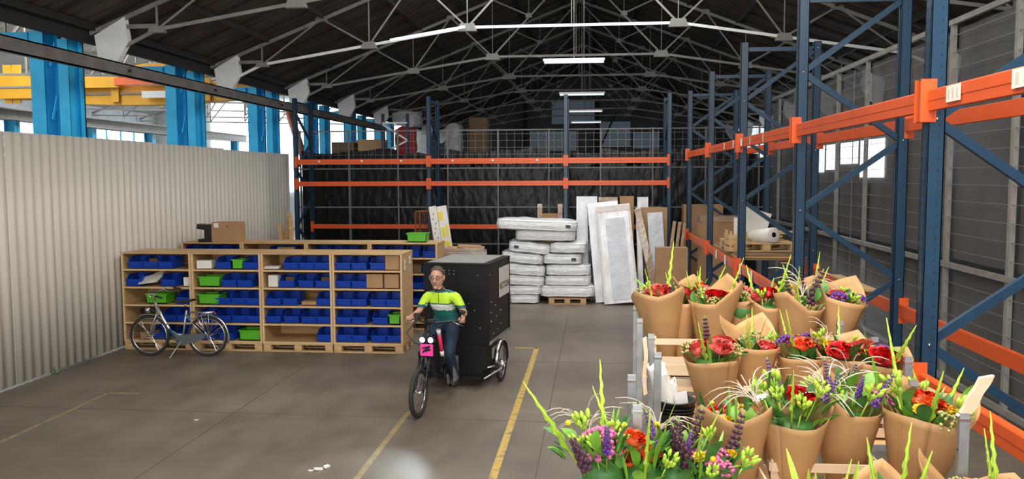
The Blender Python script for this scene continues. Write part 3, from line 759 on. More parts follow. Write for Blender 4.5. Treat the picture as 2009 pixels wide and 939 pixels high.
M['whitebox'] = mat('white_card', (.78, .76, .72), .6, 0, .04, 8)
cbox('cardboard_box', 'left cardboard box on the second shelf of the rightmost unit', (X(738), 13.78, LV[1]), (.28, .34, .235))
cbox('cardboard_box', 'right cardboard box on the second shelf of the rightmost unit', (X(772)-.01, 13.78, LV[1]), (.25, .34, .235))
cbox('cardboard_box', 'cardboard box filling the right end of the top shelf beside the notices', (X(777)-.04, 13.79, LV[0]), (.24, .34, .24))
cbox('white_box', 'white box on the top shelf of the second unit', (X(399), 13.75, LV[0]), (.26, .26, .14), 'whitebox', .1)
cbox('white_box', 'white box on the second shelf of the third unit', (X(537), 13.75, LV[1]), (.17, .22, .20), 'whitebox')
cbox('white_box', 'small white box beside a blue bin on the leftmost unit', (X(354)+.07, 13.70, LV[1]), (.10, .12, .15), 'whitebox')
cbox('cardboard_box', 'small box with a white label low behind the bicycle front wheel', (X(279), 13.72, LV[4]), (.22, .26, .12))
cbox('cardboard_box', 'flat cardboard tray on the middle shelf of the third unit', (X(607), 13.80, LV[2]), (.26, .3, .06))
b = MB()
for k in range(4): b.box((.004*k, 0, .006+.011*k), (.26, .2, .008), (0, 0, .06*k))
simple('paper_stack', 'thin stack of white papers on the top shelf of the third unit', 'paper', b, M['whitebox'], (X(534), 13.72, LV[0]))
b = MB(); b.box((0, 0, .09), (.3, .22, .01), (.5, -.25, .2)); b.box((.06, .02, .12), (.3, .22, .01), (.6, -.35, -.1)); b.box((-.04, -.03, .045), (.32, .22, .01), (.2, -.1, .3))
simple('paper_stack', 'loose white papers lying tilted on a blue bin, second shelf left', 'paper', b, M['whitebox'], (X(286), 13.74, LV[1]+.03))
b = MB(); b.box((0, 0, .17), (.34, .02, .18), (-.15, -.35, 0)); simple('black_folder', 'black slanted folder leaning on the fourth shelf behind the handlebar', 'folder', b, M['black'], (X(275), 13.8, LV[3]-.02))
for (u, l, k) in [(2, 1, 568), (2, 1, 639), (0, 0, 291)]:
    cbox('cardboard_box', {568: 'small carton standing in the first bin of the third unit', 639: 'small carton standing in the last bin of the third unit', 291: 'small carton standing in a top shelf bin behind the bicycle'}[k], (X(k)-.01, 13.78, LV[l]+.012), (.15, .1, .15), 'card_dark', tape=False)
# back row bins
def X2(px): return -8.24+(px-365)*(5.21/487)
for u, ps in {0: [385, 415, 445, 470], 1: [535, 560], 2: [625, 655, 690], 3: [745, 775, 805, 835]}.items():
    for k, p in enumerate(ps):
        lo, hi = UX2[u]+.165, UX2[u+1]-.165; x = lo+(hi-lo)*k/(len(ps)-1) if len(ps) > 3 else min(hi, max(lo, X2(p)+.1))
        if len(ps) == 3: x = lo+.1+k*.3
        place_bin(x, 0, 15.80, u, k, len(ps), 'back')
for l in (1, 2, 3):
    place_bin(-3.2, l, 15.8, 3, 1, 2, 'back'); 
    if l != 1: place_bin(-3.47, l, 15.8, 3, 0, 2, 'back')
cbox('cardboard_box', 'small box with a white label beside the rider, back row shelf', (-3.49, 15.95, LV[1]), (.24, .25, .16), 'card_dark')
cbox('cardboard_box', 'small tan box on the top shelf of the second back row unit', (-6.1, 15.95, LV[0]), (.35, .25, .18), 'card')
# things standing on the back row
o = cbox('cardboard_box', 'brown cardboard box with a white label on top of the back shelves', (-7.35, 16.0, 1.702), (.52, .42, .40))
b = MB(); b.box((-.16, -.211, .34), (.10, .002, .09)); part('label', b, M['whitebox'], o); b = MB(); b.box((.07, -.211, .32), (.03, .002, .02)); part('mark', b, M['black'], o)
t = thing('label_printer', 'black machine beside the brown box on top of the back shelves', 'machine', (-7.78, 16.0, 1.702))
b = MB(); b.box((0, 0, .03), (.30, .3, .06)); b.box((.05, .0, .2), (.16, .26, .3)); part('body', b, M['black'], t, bevel=.01)
b = MB(); b.box((-.10, 0, .30), (.18, .24, .10), (0, .15, 0)); part('head', b, M['black'], t, bevel=.01)
# wood scraps in the corner
t = thing('wood_offcuts', 'wooden offcuts leaning in the corner by the ribbed wall', 'wood', (-7.55, 19.3, 0))
for k, (x, l, tx, ty) in enumerate([(0, 2.15, .06, .12), (.14, 1.9, -.10, .15), (.26, 2.05, .02, .1), (-.08, 1.7, .18, .1)]):
    b = MB(); b.box((0, 0, l/2), (.10, .03, l), None); part('plank', b, M['wood_in'], t, (x, 0, 0), (-ty, tx, .3*k))
# ================= mattresses =================
M['mattress'] = mat('white_mattress_cover', (.88, .88, .89), .45, 0, .04, 5, .9, 9, stretch=(1, 1, 3))
M['mattress_side'] = mat('plastic_wrapped_white', (.86, .87, .88), .25, 0, .10, 7, 1.0, 10, stretch=(1, 1, 2))
M['foil'] = mat('white_shrink_film', (.76, .77, .79), .2, 0, .16, 5, 1.0, 6, stretch=(1, 1, .5))
M['foil_pink'] = mat('rosy_bubble_wrap', (.66, .58, .54), .25, 0, .12, 5, .9, 9)
M['foam'] = mat('pale_blue_foam', (.60, .64, .69), .35, 0, .12, 4, .8, 8)
M['black_foil'] = mat('black_shiny_wrap', (.03, .026, .022), .15, 0, 0, 1, 1.0, 6, stretch=(1, 1, .3))
M['card_foil'] = mat('film_wrapped_cardboard', (.40, .27, .17), .2, 0, .15, 5, .9, 8, coat=.6)
def mattress(label, x0, x1, z0, th, tilt=0, y=19.15, d=1.12, tagpos=None, seed=0):
    th *= 1.14; x0 -= .01; x1 += .01
    w = x1-x0; r = random.Random(seed); ph = [r.uniform(0, 6) for _ in range(4)]
    t = thing('mattress', label, 'mattress', ((x0+x1)/2, y, z0), 0, 'plastic-wrapped mattresses in the pile')
    def se(a, e): c, s_ = cos(a), sin(a); return ((abs(c)**e)*(1 if c > 0 else -1), (abs(s_)**e)*(1 if s_ > 0 else -1))
    def fn(u, v):
        cx_, cy_ = se(2*pi*u, .28); ph_ = -pi/2+pi*v; k = cos(ph_)**.35 if abs(cos(ph_)) > 1e-6 else 0; zz = (abs(sin(ph_))**.42)*(1 if ph_ > 0 else -1)
        dz = .010*sin(5*cx_+ph[0])*cos(4*cy_+ph[1])+.006*sin(17*cx_+ph[2]); wob = 1+.012*sin(26*u*pi+ph[3])*(1-abs(zz))
        return (cx_*k*w/2*wob, d/2+cy_*k*d/2*wob, th/2+zz*th/2+dz*(1 if k > .2 else .4))
    b = MB(); b.grid(fn, 56, 16, wrap=True)
    part('cover', b, M['mattress_side'], t)
    for zz in (.16, .84):
        def rim(a):
            c, s_ = se(a, .28); return (c*(w/2+.004)*.985, d/2+s_*(d/2+.004)*.985, th*zz+.006*sin(9*a+ph[1]))
        b = MB(); b.tube([rim(2*pi*k/60) for k in range(60)], .008, 6, closed=True); part('piping', b, M['mattress'], t)
    if tagpos is not None:
        b = MB(); b.box((tagpos, -.006, th*.5), (.11, .008, .07)); part('label', b, mat('dark_label_%d' % seed, (.05, .06, .08), .5), t, label='small dark label')
    t.rotation_euler = (0, tilt, 0); return t
mattress('topmost wide mattress overhanging the pile to the left', -2.28, -.41, 1.725, .23, .035, tagpos=.74, seed=1, y=19.05)
mattress('clear wrapped mattress directly under the topmost one', -1.84, -.46, 1.475, .245, .02, seed=2)
mattress('tilted mattress with a dark label at its left end, upper left stack', -2.01, -1.04, 1.185, .235, .10, tagpos=-.30, seed=3)
mattress('short mattress on the right under the second one', -1.02, -.20, 1.19, .23, 0, seed=4)
mattress('tilted wrapped mattress third in the left stack', -2.18, -1.21, .945, .22, .09, seed=5)
mattress('mattress with a dark label at its right end, right stack', -1.18, -.30, .93, .22, 0, tagpos=.27, seed=6)
mattress('mattress fourth from the top of the left stack, nearer the trike box', -2.14, -1.16, .665, .235, .08, seed=7)
mattress('middle mattress of the right stack, third above the pallet', -1.12, -.09, .665, .235, 0, seed=8)
mattress('mattress third from the floor in the left stack', -2.10, -1.18, .425, .22, .05, seed=9)
mattress('second mattress above the pallet in the right stack', -1.14, -.08, .43, .22, 0, seed=10)
mattress('mattress second from the floor in the left stack', -2.02, -1.24, .205, .205, 0, seed=11)
mattress('widest lower mattress lying right on the pallet', -1.25, .01, .15, .265, 0, seed=12)
mattress('lowest mattress on the floor beside the pallet', -1.97, -1.30, .003, .195, 0, seed=13)
make_pallet('pallet', 'pale pallet under the mattress pile', (-.62, 19.55, 0), 0, .88, .8)

# ================= boards and wrapped furniture =================
def slab(name, label, cat, x, y, w, d, h, m, leanx=0, leany=0, rz=0, group=None, bev=.006, z=0):
    b = MB(); b.box((0, 0, h/2), (w, d, h)); o = part(name, b, m, None, (x, y, z+abs(leany)*w/2+abs(leanx)*d/2), (leanx, leany, rz), bevel=bev); tag(o, label, cat, group); return o
o = slab('wrapped_board', 'broad white film-wrapped panel leaning right of the mattresses', 'panel', .64, 19.15, .80, .10, 2.30, M['foil'], -.16, -.095)
b = MB()
for (cx_, w_) in ((-.37, .05), (.37, .05)): b.box((cx_, -.055, 1.12), (w_, .02, 2.2))
b.box((0, -.055, 2.22), (.78, .03, .13)); part('edge_padding', b, M['foil_pink'], o, label='rosy bubble wrap edge')
b = MB(); b.box((.02, -.062, 1.04), (.44, .02, 1.9)); part('film_layer', b, M['foam'], o)
slab('wrapped_board', 'narrow white film-wrapped panel peeping out behind the broad one', 'panel', .40, 19.42, .72, .08, 2.36, M['foil'], -.12, -.09)
o = slab('wrapped_board', 'tall white wrapped frame standing behind the right end of the mattresses', 'panel', -.18, 20.06, .50, .09, 2.50, M['foil'])
slab('wrapped_board', 'black shiny film-wrapped board between the pile and the white panels', 'board', .0, 19.80, .24, .09, 2.26, M['black_foil'], -.03, -.02)
slab('wrapped_carton', 'film-wrapped brown carton top showing above the broad white panel', 'box', .33, 20.12, .46, .1, 2.48, M['card_foil'])
slab('wrapped_carton', 'glossy wrapped carton with folded film corner behind the broad white panel', 'box', .78, 20.12, .34, .1, 2.5, M['card'])
slab('wrapped_board', 'silvery folded film board at the far top behind the panels', 'board', 1.16, 20.12, .26, .08, 2.48, M['foil'])
slab('wrapped_board', 'narrow clear wrapped board tilted beside the broad white panel', 'board', 1.12, 19.55, .12, .08, 2.24, M['foil'], -.1, -.04)
slab('board', 'tall brown board tilted to the left right of the white panels', 'board', 1.48, 19.45, .16, .06, 2.26, M['card_foil'], -.1, -.21)
slab('board', 'slim black board tilted beside the tall brown board', 'board', 1.27, 19.72, .06, .08, 2.2, M['black_foil'], -.08, -.09)
slab('foam_board', 'pale blue-grey foam sheet leaning before a brown sheet', 'board', 1.55, 19.62, .36, .05, 2.12, M['foam'], -.07, -.06)
slab('fibreboard', 'wide brown sheet behind the pale foam sheet', 'board', 1.42, 19.85, .62, .03, 2.24, M['card'], -.04)
for k, (x, h) in enumerate(((1.62, 1.95), (1.75, 1.93), (1.87, 1.9))):
    slab('batten', ['left', 'middle', 'right'][k]+' tilted slim wrapped batten behind the plain carton', 'board', x, 19.3+.06*k, .075, .06, h, M['card_foil'], -.05, .12)
cbox('cardboard_box', 'plain upright carton standing on the floor behind the flowers', (1.63, 17.7, 0), (.66, .32, 1.48))
cbox('cardboard_box', 'tall carton with shiny wrapped top standing inside the rack', (2.78, 18.9, 0), (.86, .5, 2.08))
b = MB(); b.box((0, 0, 2.03), (.88, .52, .13)); part('film_cap', b, M['card_foil'], bpy.data.objects['cardboard_box'] if False else COL.objects[-2] if False else [o_ for o_ in COL.objects if o_.get('label') == 'tall carton with shiny wrapped top standing inside the rack'][0])
cbox('cardboard_box', 'wide brown carton farthest back in the rack corner', (2.65, 20.75, 0), (.95, .45, 2.28))
# cardboard standing behind the top mattress
t = thing('carton_blank', 'open carton with two upright flaps behind the topmost mattress', 'box', (-1.10, 20.75, 0))
b = MB(); b.box((0, 0, 1.03), (.5, .04, 2.06)); part('panel', b, M['card'], t)
for x in (-.26, .25): b = MB(); b.box((x, -.03, 1.15), (.12, .1, 2.3)); part('flap', b, M['card_foil'], t)
# white panels with yellow stickers, rusty mesh crate
M['ysticker'] = mat('yellow_sticker', (.80, .68, .03), .5)
for k, (x, w_, h) in enumerate(((-3.30, .17, 2.34), (-3.10, .22, 2.34))):
    o = slab('white_board', ['left white board with dark speckles leaning behind the shelves', 'right white board with yellow stickers leaning behind the shelves'][k], 'board', x, 18.35+.05*k, w_, .04, h, M['whitebox'], -.08, -.16)
    b = MB(); bk = MB()
    if k: 
        for xx, z, ww, hh in ((-.05, 2.12, .09, .2), (-.04, 1.74, .07, .22), (.05, 1.78, .05, .25), (.04, 1.45, .08, .15), (-.03, 1.5, .05, .1)): b.box((xx, -.022, z), (ww, .004, hh))
        part('sticker', b, M['ysticker'], o, label='yellow stickers')
    else:
        for q in range(7): bk.box((.03*sin(q*2.1), -.022, 1.5+q*.11), (.02, .004, .03))
        part('sticker', bk, M['black'], o, label='small dark marks')
t = thing('mesh_crate', 'rusty brown wire mesh crate standing beside the white boards', 'crate', (-3.95, 18.9, 0))
M['rust'] = mat('rusty_steel', (.20, .07, .03), .7, .3, .3, 20)
b = MB(); W_, H_ = .40, 2.18
for x in (-W_/2, W_/2):
    for y in (0, .5): b.bar((x, y, 0), (x, y, H_), .03)
for z in (.1, H_/2, H_): b.bar((-W_/2, 0, z), (W_/2, 0, z), .03); b.bar((-W_/2, .5, z), (W_/2, .5, z), .03); b.bar((-W_/2, 0, z), (-W_/2, .5, z), .03); b.bar((W_/2, 0, z), (W_/2, .5, z), .03)
part('frame', b, M['rust'], t)
b = MB()
for k in range(1, 9): b.bar((-W_/2+k*W_/9, 0, .1), (-W_/2+k*W_/9, 0, H_), .007)
for k in range(1, 40): b.bar((-W_/2, 0, .1+k*.053), (W_/2, 0, .1+k*.053), .006)
part('wire_mesh', b, M['rust'], t, kind='stuff')
# film-wrapped stack behind the trike box
t = thing('wrapped_stack', 'low stack of film-wrapped cartons between the shelves and the trike box', 'stack', (-2.72, 17.2, 0))
b = MB(); b.box((0, 0, .72), (.85, .7, 1.44)); part('carton', b, M['card_foil'], t, bevel=.02)
b = MB(); b.box((-.02, 0, 1.475), (.8, .66, .05)); b.box((.1, .05, 1.52), (.5, .5, .03), (0, .05, .2)); part('lid', b, M['card'], t)
b = MB(); b.grid(lambda u, v: (-.44+.9*u, -.36+.02*sin(9*v+5*u), .9+.62*v+.02*sin(14*u)), 14, 8); part('film_layer', b, M['clear'], t)
slab('wrapped_board', 'dark film-wrapped slab standing left of the mattress pile behind the trike', 'board', -2.35, 18.6, .25, .6, 1.1, M['blackfilm'])

# ================= goods on the low rack level =================
M['plywood_dark'] = mat('weathered_plywood', (.22, .14, .075), .7, 0, .25, 5, stretch=(1, 1, 8))
t = thing('plywood_shelf', 'weathered plywood sheets lying across the low beams of the rack', 'board', (2.76, 14.4, 1.672))
for k in range(3):
    b = MB(); b.box((0, 0, .012+k*.03), (1.10-.02*k, 2.5-.06*k, .025)); part('sheet', b, M['plywood_dark'] if k != 1 else M['wood_in'], t)
make_pallet('pallet', 'pallet lying on the plywood under the paper roll', (2.72, 14.1, 1.765), rad(4), 1.02, 1.1)
t = thing('wood_offcuts', 'split yellow wood offcuts heaped on the pallet behind the roll', 'wood', (2.95, 14.35, 1.911))
for k in range(6):
    b = MB(); b.box((random.uniform(-.2, .2), random.uniform(-.2, .2), .02+.025*k), (random.uniform(.3, .55), .09, .025), (random.uniform(-.04, .04), random.uniform(-.04, .04), random.uniform(-.6, .6))); part('offcut', b, M['pallet'], t)
t = thing('wooden_crate', 'small raw wood crate corner at the left end of the plywood', 'crate', (2.33, 13.9, 1.765))
for z in (.03, .13, .23): 
    b = MB(); b.box((0, -.24, z), (.3, .018, .07)); b.box((-.15, 0, z), (.018, .46, .07)); part('slat', b, M['pallet'], t)
for x, y in ((-.12, -.22), (.12, -.22), (-.12, .22)): b = MB(); b.box((x, y, .16), (.04, .04, .32)); part('corner_post', b, M['pallet'], t)
t = thing('paper_roll', 'white paper roll with a dark hollow core lying on the pallet', 'roll', (2.84, 13.62, 2.03), 0)
t.rotation_euler = (rad(82), 0, rad(28))
b = MB(); b.lathe([(.042, 0), (.118, 0), (.122, .006), (.122, .46), (.118, .465), (.042, .465)], 32); part('paper', b, M['whitebox'], t, (0, 0, -.40))
b = MB(); b.lathe([(.042, -.001), (.038, 0), (.038, .46), (.042, .466)], 24); part('core', b, M['black'], t, (0, 0, -.40))
b = MB(); b.grid(lambda u, v: (-.26+.5*u, .02*sin(3*u), .52*v+.04*u*u), 8, 6); 
o = part('paper_sheet', b, M['whitebox'], None, (2.56, 13.9, 1.95), (-.25, .42, .25)); tag(o, 'large white paper sheet propped at an angle beside the roll', 'paper')
b = MB(); b.grid(lambda u, v: (-.1+.2*u, 0, .34*v), 4, 4); o = part('paper_sheet', b, M['whitebox'], None, (2.40, 14.0, 1.95), (-.2, .1, .3)); tag(o, 'small bluish white sheet peeping out left of the larger sheet', 'paper')
slab('plank', 'pale plank lying on the rear low beam behind the right-hand bouquets', 'wood', 3.30, 10.9, .14, 1.5, .035, M['pallet'], z=1.60)

# floor litter
t = MB(); t.box((0, 0, .012), (.09, .03, .02), (0, .2, .5)); t.box((.08, .05, .015), (.06, .04, .02), (.2, 0, .9)); t.box((-.07, -.03, .008), (.05, .02, .012), (0, 0, -.3))
simple('paper_scrap', 'crumpled white scrap on the floor at the bottom edge', 'litter', t, M['whitebox'], (-2.81, 8.03, .002), .2)
t = MB(); t.box((0, 0, .004), (.05, .03, .006)); simple('paper_scrap', 'tiny white scrap on the floor between the bicycle and the trike', 'litter', t, M['whitebox'], (-4.9, 9.6, .001), .2)
t = MB(); t.add([(0, 0, 0), (.05, 0, 0), (.02, 0, .13), (.1, -.02, 0), (.13, .02, .09), (-.05, .02, 0), (-.03, 0, .07)], [(0, 1, 2), (1, 3, 4), (5, 0, 6)])
simple('weed', 'small green weed growing at the foot of the ribbed wall', 'plant', t, mat('weed_green', (.05, .13, .05), .6), (-8.24, 11.7, .001))
# ================= wheels =================
M['tyre'] = mat('black_tyre', (.022, .022, .023), .7)
M['silver'] = mat('silver_paint', (.50, .52, .53), .28, .7)
M['teal'] = mat('dark_teal_paint', (.02, .12, .16), .3, .3)
M['grip'] = mat('black_rubber', (.018, .018, .018), .6)
def wheel(par, name, c, r, tyre_r=.02, w_ax=(1, 0, 0), spokes=28, rim_m='chrome', label=None):
    """wheel in the plane normal to w_ax (x or y axis)"""
    isx = abs(w_ax[0]) > .5
    P = (lambda rr, a, o=0: (c[0]+o, c[1]+rr*cos(a), c[2]+rr*sin(a))) if isx else (lambda rr, a, o=0: (c[0]+rr*cos(a), c[1]+o, c[2]+rr*sin(a)))
    b = MB(); b.tube([P(r-tyre_r, 2*pi*k/48) for k in range(48)], tyre_r, 10, closed=True); t = part(name, b, M['tyre'], par, label=label)
    b = MB(); b.tube([P(r-2*tyre_r-.008, 2*pi*k/48) for k in range(48)], .011, 8, closed=True); part('rim', b, M[rim_m], t)
    b = MB()
    for k in range(spokes):
        a = 2*pi*k/spokes; o = .03 if k % 2 else -.03; a2 = a+(.5 if k % 4 < 2 else -.5)
        b.cyl(P(.025, a2, o), P(r-2*tyre_r-.012, a, 0), .0018, 4)
    part('spokes', b, M['chrome'], t, kind='stuff')
    b = MB(); b.cyl(P(0, 0, -.045), P(0, 0, .045), .022, 12); b.cyl(P(0, 0, -.06), P(0, 0, .06), .008, 8); part('hub', b, M['chrome'], t)
    return t
def arc(c, r, a0, a1, n=16, isx=False, o=0):
    out = []
    for k in range(n+1):
        a = rad(a0+(a1-a0)*k/n); out.append((c[0]+o, c[1]+r*cos(a), c[2]+r*sin(a)) if isx else (c[0]+r*cos(a), c[1]+o, c[2]+r*sin(a)))
    return out
# ================= parked bicycle (side on, front wheel left) =================
def bicycle(label, loc, rz=0):
    t = thing('bicycle', label, 'bicycle', loc, rz); r = .345; F = (-.50, 0, r); R = (.50, 0, r)
    wheel(t, 'front_wheel', F, r, .021, (0, 1, 0), 30); wheel(t, 'rear_wheel', R, r, .021, (0, 1, 0), 30)
    h0, h1 = (-.345, 0, .72), (-.385, 0, .92); bb_ = (.06, 0, .29); st0 = (-.03+.10, 0, .30); st1 = (.135, 0, .86)
    b = MB(); b.tube([h0, h1], .022, 12); b.tube([(-.37, 0, .86), (-.27, 0, .66), (-.14, 0, .43), (-.06, 0, .34), bb_], .024, 12); b.tube([st0, (.15, 0, .78)], .017, 10)
    b.tube([(-.15, 0, .45), (-.02, 0, .37), (.07, 0, .36)], .015, 8)
    part('frame', b, M['silver'], t)
    b = MB(); b.tube([(-.17, -.001, .47), (-.06, -.001, .345), (.05, -.001, .30)], .0265, 12); part('paint_band', b, M['teal'], t, label='dark teal painted lower tube')
    for y in (-.05, .05):
        b = MB(); b.tube([(bb_[0], y*.5, bb_[2]), (.3, y, .30), (R[0], y*1.1, R[2])], .009, 8); part('chain_stay', b, M['teal'], t)
        b = MB(); b.tube([(.14, y*.4, .72), (.28, y, .55), (R[0], y*1.1, R[2])], .008, 8); part('seat_stay', b, M['silver'], t)
        b = MB(); b.tube([(-.345, y*.9, .71), (-.40, y*.9, .60), (-.45, y*.9, .45), (F[0], y*.9, F[2])], [.013, .013, .011, .009], 8); part('fork_blade', b, M['silver'], t)
    b = MB(); b.box((-.345, 0, .715), (.05, .11, .03)); part('fork_crown', b, M['silver'], t)
    for nm, c, a0, a1 in (('front_mudguard', F, 30, 118), ('rear_mudguard', R, -18, 130)):
        b = MB(); pts = arc(c, r+.03, a0, a1, 18)
        vs = []; 
        for p in pts:
            d = Vector((p[0]-c[0], 0, p[2]-c[2])).normalized()
            for y, q in ((-.028, -.012), (-.015, 0), (.015, 0), (.028, -.012)): vs.append((p[0]+d.x*q, y, p[2]+d.z*q))
        n = len(pts); b.smooth = True; b.add(vs, [(i*4+k, i*4+k+1, i*4+k+5, i*4+k+4) for i in range(n-1) for k in range(3)]); o = part(nm, b, M['chrome'], t); s_ = o.modifiers.new('t', 'SOLIDIFY'); s_.thickness = .003
        b = MB(); e = pts[0 if nm[0] == 'r' else -1]; b.cyl((e[0], -.03, e[2]), (c[0], -.06, c[2]), .003, 5); e = pts[6]; b.cyl((e[0], -.03, e[2]), (c[0], -.06, c[2]), .003, 5); part('mudguard_stay', b, M['chrome'], o)
    b = MB(); b.tube([h1, (-.40, 0, 1.02), (-.38, 0, 1.06)], .014, 10); b.tube([(-.33, -.30, 1.07), (-.22, -.27, 1.05), (-.36, -.16, 1.09), (-.38, 0, 1.08), (-.36, .16, 1.09), (-.30, .27, 1.13), (-.18, .30, 1.12)][1:], .012, 10)
    part('handlebar', b, M['chrome'], t)
    for y, p in ((-1, [(-.24, -.272, 1.055), (-.12, -.29, 1.03)]), (1, [(-.20, .295, 1.12), (-.08, .30, 1.10)])):
        b = MB(); b.tube(p, .018, 10); part('grip', b, M['grip'], t)
        b = MB(); b.tube([(-.30, y*.24, 1.08), (-.38, y*.26, 1.08), (-.30, y*.30, 1.04)], .006, 6); part('brake_lever', b, M['chrome'], t)
    b = MB(); b.tube([(-.36, -.05, 1.06), (-.46, -.06, 1.0), (-.44, -.03, .85), (-.37, -.02, .74)], .004, 6); b.tube([(-.36, .05, 1.08), (-.48, .04, 1.05), (-.42, .03, .82), (-.2, .02, .52)], .004, 6); part('brake_cable', b, M['grip'], t)
    b = MB(); b.lathe([(.005, 0), (.045, .01), (.055, .05), (.045, .075)], 16, Matrix.Translation((-.47, 0, .78)) @ Euler((0, -pi/2, 0)).to_matrix().to_4x4(), cap=True); b.bar((-.44, 0, .78), (-.36, 0, .74), .012); part('headlamp', b, M['chrome'], t)
    b = MB(); b.tube([(.132, 0, .84), (.15, 0, .90)], .013, 8); part('seat_post', b, M['chrome'], t)
    b = MB()
    def sad(u, v):
        x = -.02+.30*u; wd = .025+.075*max(0, (u-.25)/.75)**.8; a = pi*v; return (x, wd*cos(a)*1.0, .905+.04*sin(a)+.03*u*u+.012*(1-u))
    b.grid(sad, 12, 10); b.grid(lambda u, v: (sad(u, v)[0], sad(u, v)[1], .905+.03*u*u), 12, 10); part('saddle', b, M['grip'], t)
    b = MB()
    for y in (-.06, 0, .06): b.tube([(.22, y, .745), (.60, y, .745)], .006, 6)
    for x in (.22, .40, .60): b.tube([(x, -.065, .745), (x, .065, .745)], .006, 6)
    for y in (-.065, .065):
        b.tube([(.30, y, .745), (.44, y, .55), (R[0], y, R[2])], .005, 6); b.tube([(.55, y, .745), (.56, y, .55), (R[0], y, R[2])], .005, 6); b.tube([(.42, y, .745), (R[0], y, R[2])], .005, 6)
    part('luggage_carrier', b, M['chrome'], t)
    b = MB(); b.ball((.64, 0, .73), .022, 8); part('tail_lamp', b, M['red'], t)
    b = MB(); b.lathe([(.03, -.004), (.085, -.004), (.085, .004), (.03, .004)], 28, Matrix.Translation((bb_[0], -.06, bb_[2])) @ Euler((pi/2, 0, 0)).to_matrix().to_4x4(), cap=True); cr = part('chainring', b, M['silver'], t)
    b = MB(); b.prism([(.0, .22), (.10, .20), (.42, .29), (.47, .33), (.46, .38), (.40, .40), (.10, .38), (.0, .36), (-.03, .29)], -.075, -.063); part('chain_case', b, mat('grey_chain_case', (.10, .12, .13), .4), t)
    for s_, y in ((1, -.10), (-1, .10)):
        b = MB(); e = (bb_[0]-s_*.165, y, bb_[2]+s_*.03); b.bar((bb_[0], y, bb_[2]), e, .018, .022); ck = part('crank', b, M['chrome'], t)
        b = MB(); b.box((e[0], e[1]-s_*.055, e[2]), (.09, .08, .022)); part('pedal', b, M['grip'], ck)
    b = MB(); b.tube([(.08, -.07, .28), (-.06, -.20, .02), (-.09, -.21, .012)], .008, 8); part('kickstand', b, M['silver'], t)
    return t
bicycle('silver and teal city bicycle parked before the leftmost shelf units', (-6.95, 13.10, .0), rad(2.0))

# ================= cargo trike =================
TH = -.13
tr = thing('cargo_trike', 'black cargo trike with a tall box heading towards the camera', 'trike', (-2.17, 9.95, 0), TH)
M['trike_black'] = mat('black_painted_panel', (.006, .006, .0065), .45, 0, .3, 2, spec=.25)
M['trike_side'] = mat('dark_brown_film_faced_panel', (.018, .0115, .009), .45, 0, .25, 6, spec=.3)
M['box_top'] = mat('grey_box_lid', (.26, .27, .25), .6, 0, .15, 5)
M['headlight'] = mat('headlight_glow', (1, 1, 1), .2, emit=14, ecol=(.80, .95, 1))
M['pink'] = mat('pink_sign', (.90, .05, .36), .45)
wheel(tr, 'front_wheel', (0, 0, .31), .31, .03, (1, 0, 0), 24)
for s_ in (-1, 1):
    w_ = wheel(tr, 'rear_wheel', (s_*.56, 2.02, .29), .29, .026, (1, 0, 0), 24)
    b = MB(); pts = arc((s_*.56, 2.02, .29), .325, -5, 172, 18, True)
    vs = []
    for p in pts:
        d = Vector((0, p[1]-2.02, p[2]-.29)).normalized()
        for x, q in ((-.035, -.015), (-.02, 0), (.02, 0), (.035, -.015)): vs.append((p[0]+x, p[1]+d.y*q, p[2]+d.z*q))
    b.smooth = True; b.add(vs, [(i*4+k, i*4+k+1, i*4+k+5, i*4+k+4) for i in range(18) for k in range(3)]); o = part('mudguard', b, M['chrome'], tr, label='chrome mudguard'); m_ = o.modifiers.new('t', 'SOLIDIFY'); m_.thickness = .004
    b = MB(); b.tube([(s_*.30, 1.70, .22), (s_*.52, 1.85, .26), (s_*.62, 2.02, .29)], .016, 8); b.tube([(s_*.45, 1.45, .16), (s_*.62, 1.75, .24), (s_*.63, 2.02, .29)], .012, 8); part('axle_arm', b, M['silver'], tr)
    b = MB(); b.ball((s_*.62, 1.84, .30), .03, 8); part('reflector', b, M['whitebox'], tr)
# cargo box
b = MB(); b.box((.01, 2.24, 1.17), (.94, 1.26, 1.14)); cb = part('cargo_box', b, M['trike_side'], tr, bevel=.006)
b = MB(); b.box((.01, 1.602, 1.17), (.93, .014, 1.13)); part('front_panel', b, M['trike_black'], cb)
b = MB(); b.box((.01, 2.24, 1.752), (.97, 1.30, .026)); part('lid', b, M['trike_black'], cb)
b = MB(); b.box((-.02, 2.28, 1.768), (.84, 1.18, .006)); part('lid_sheet', b, M['box_top'], cb, label='grey sheet on the box lid')
for x in (-.46, .48):
    for y in (1.606, 2.87): b = MB(); b.box((x, y, 1.17), (.025, .025, 1.15)); part('corner_edge', b, M['trike_black'], cb)
b = MB(); b.box((.486, 2.24, .62), (.008, 1.25, .045)); part('trim_rail', b, M['silver'], cb, label='pale metal strip along the lower edge')
b = MB()
for y, z in ((1.75, 1.2), (1.75, 1.05), (1.75, .92), (2.0, 1.12), (2.05, .95), (2.1, .75), (1.9, .72), (1.68, 1.6), (2.3, 1.0), (2.3, .8)): b.ball((.484, y, z), .010, 6)
for k in range(6): b.ball((-.16+(k % 3)*.07, 1.592, 1.66-.05*(k//3)), .010, 6)
for x, z in ((.33, 1.6), (.2, 1.2), (.28, 1.1), (.36, .85)): b.ball((x, 1.592, z), .009, 6)
part('bolt', b, M['chrome'], cb, kind='stuff')
b = MB(); b.box((.4885, 2.52, 1.42), (.004, .62, .44)); sg = part('side_sign', b, M['whitebox'], cb, label='white sign with grey lettering')
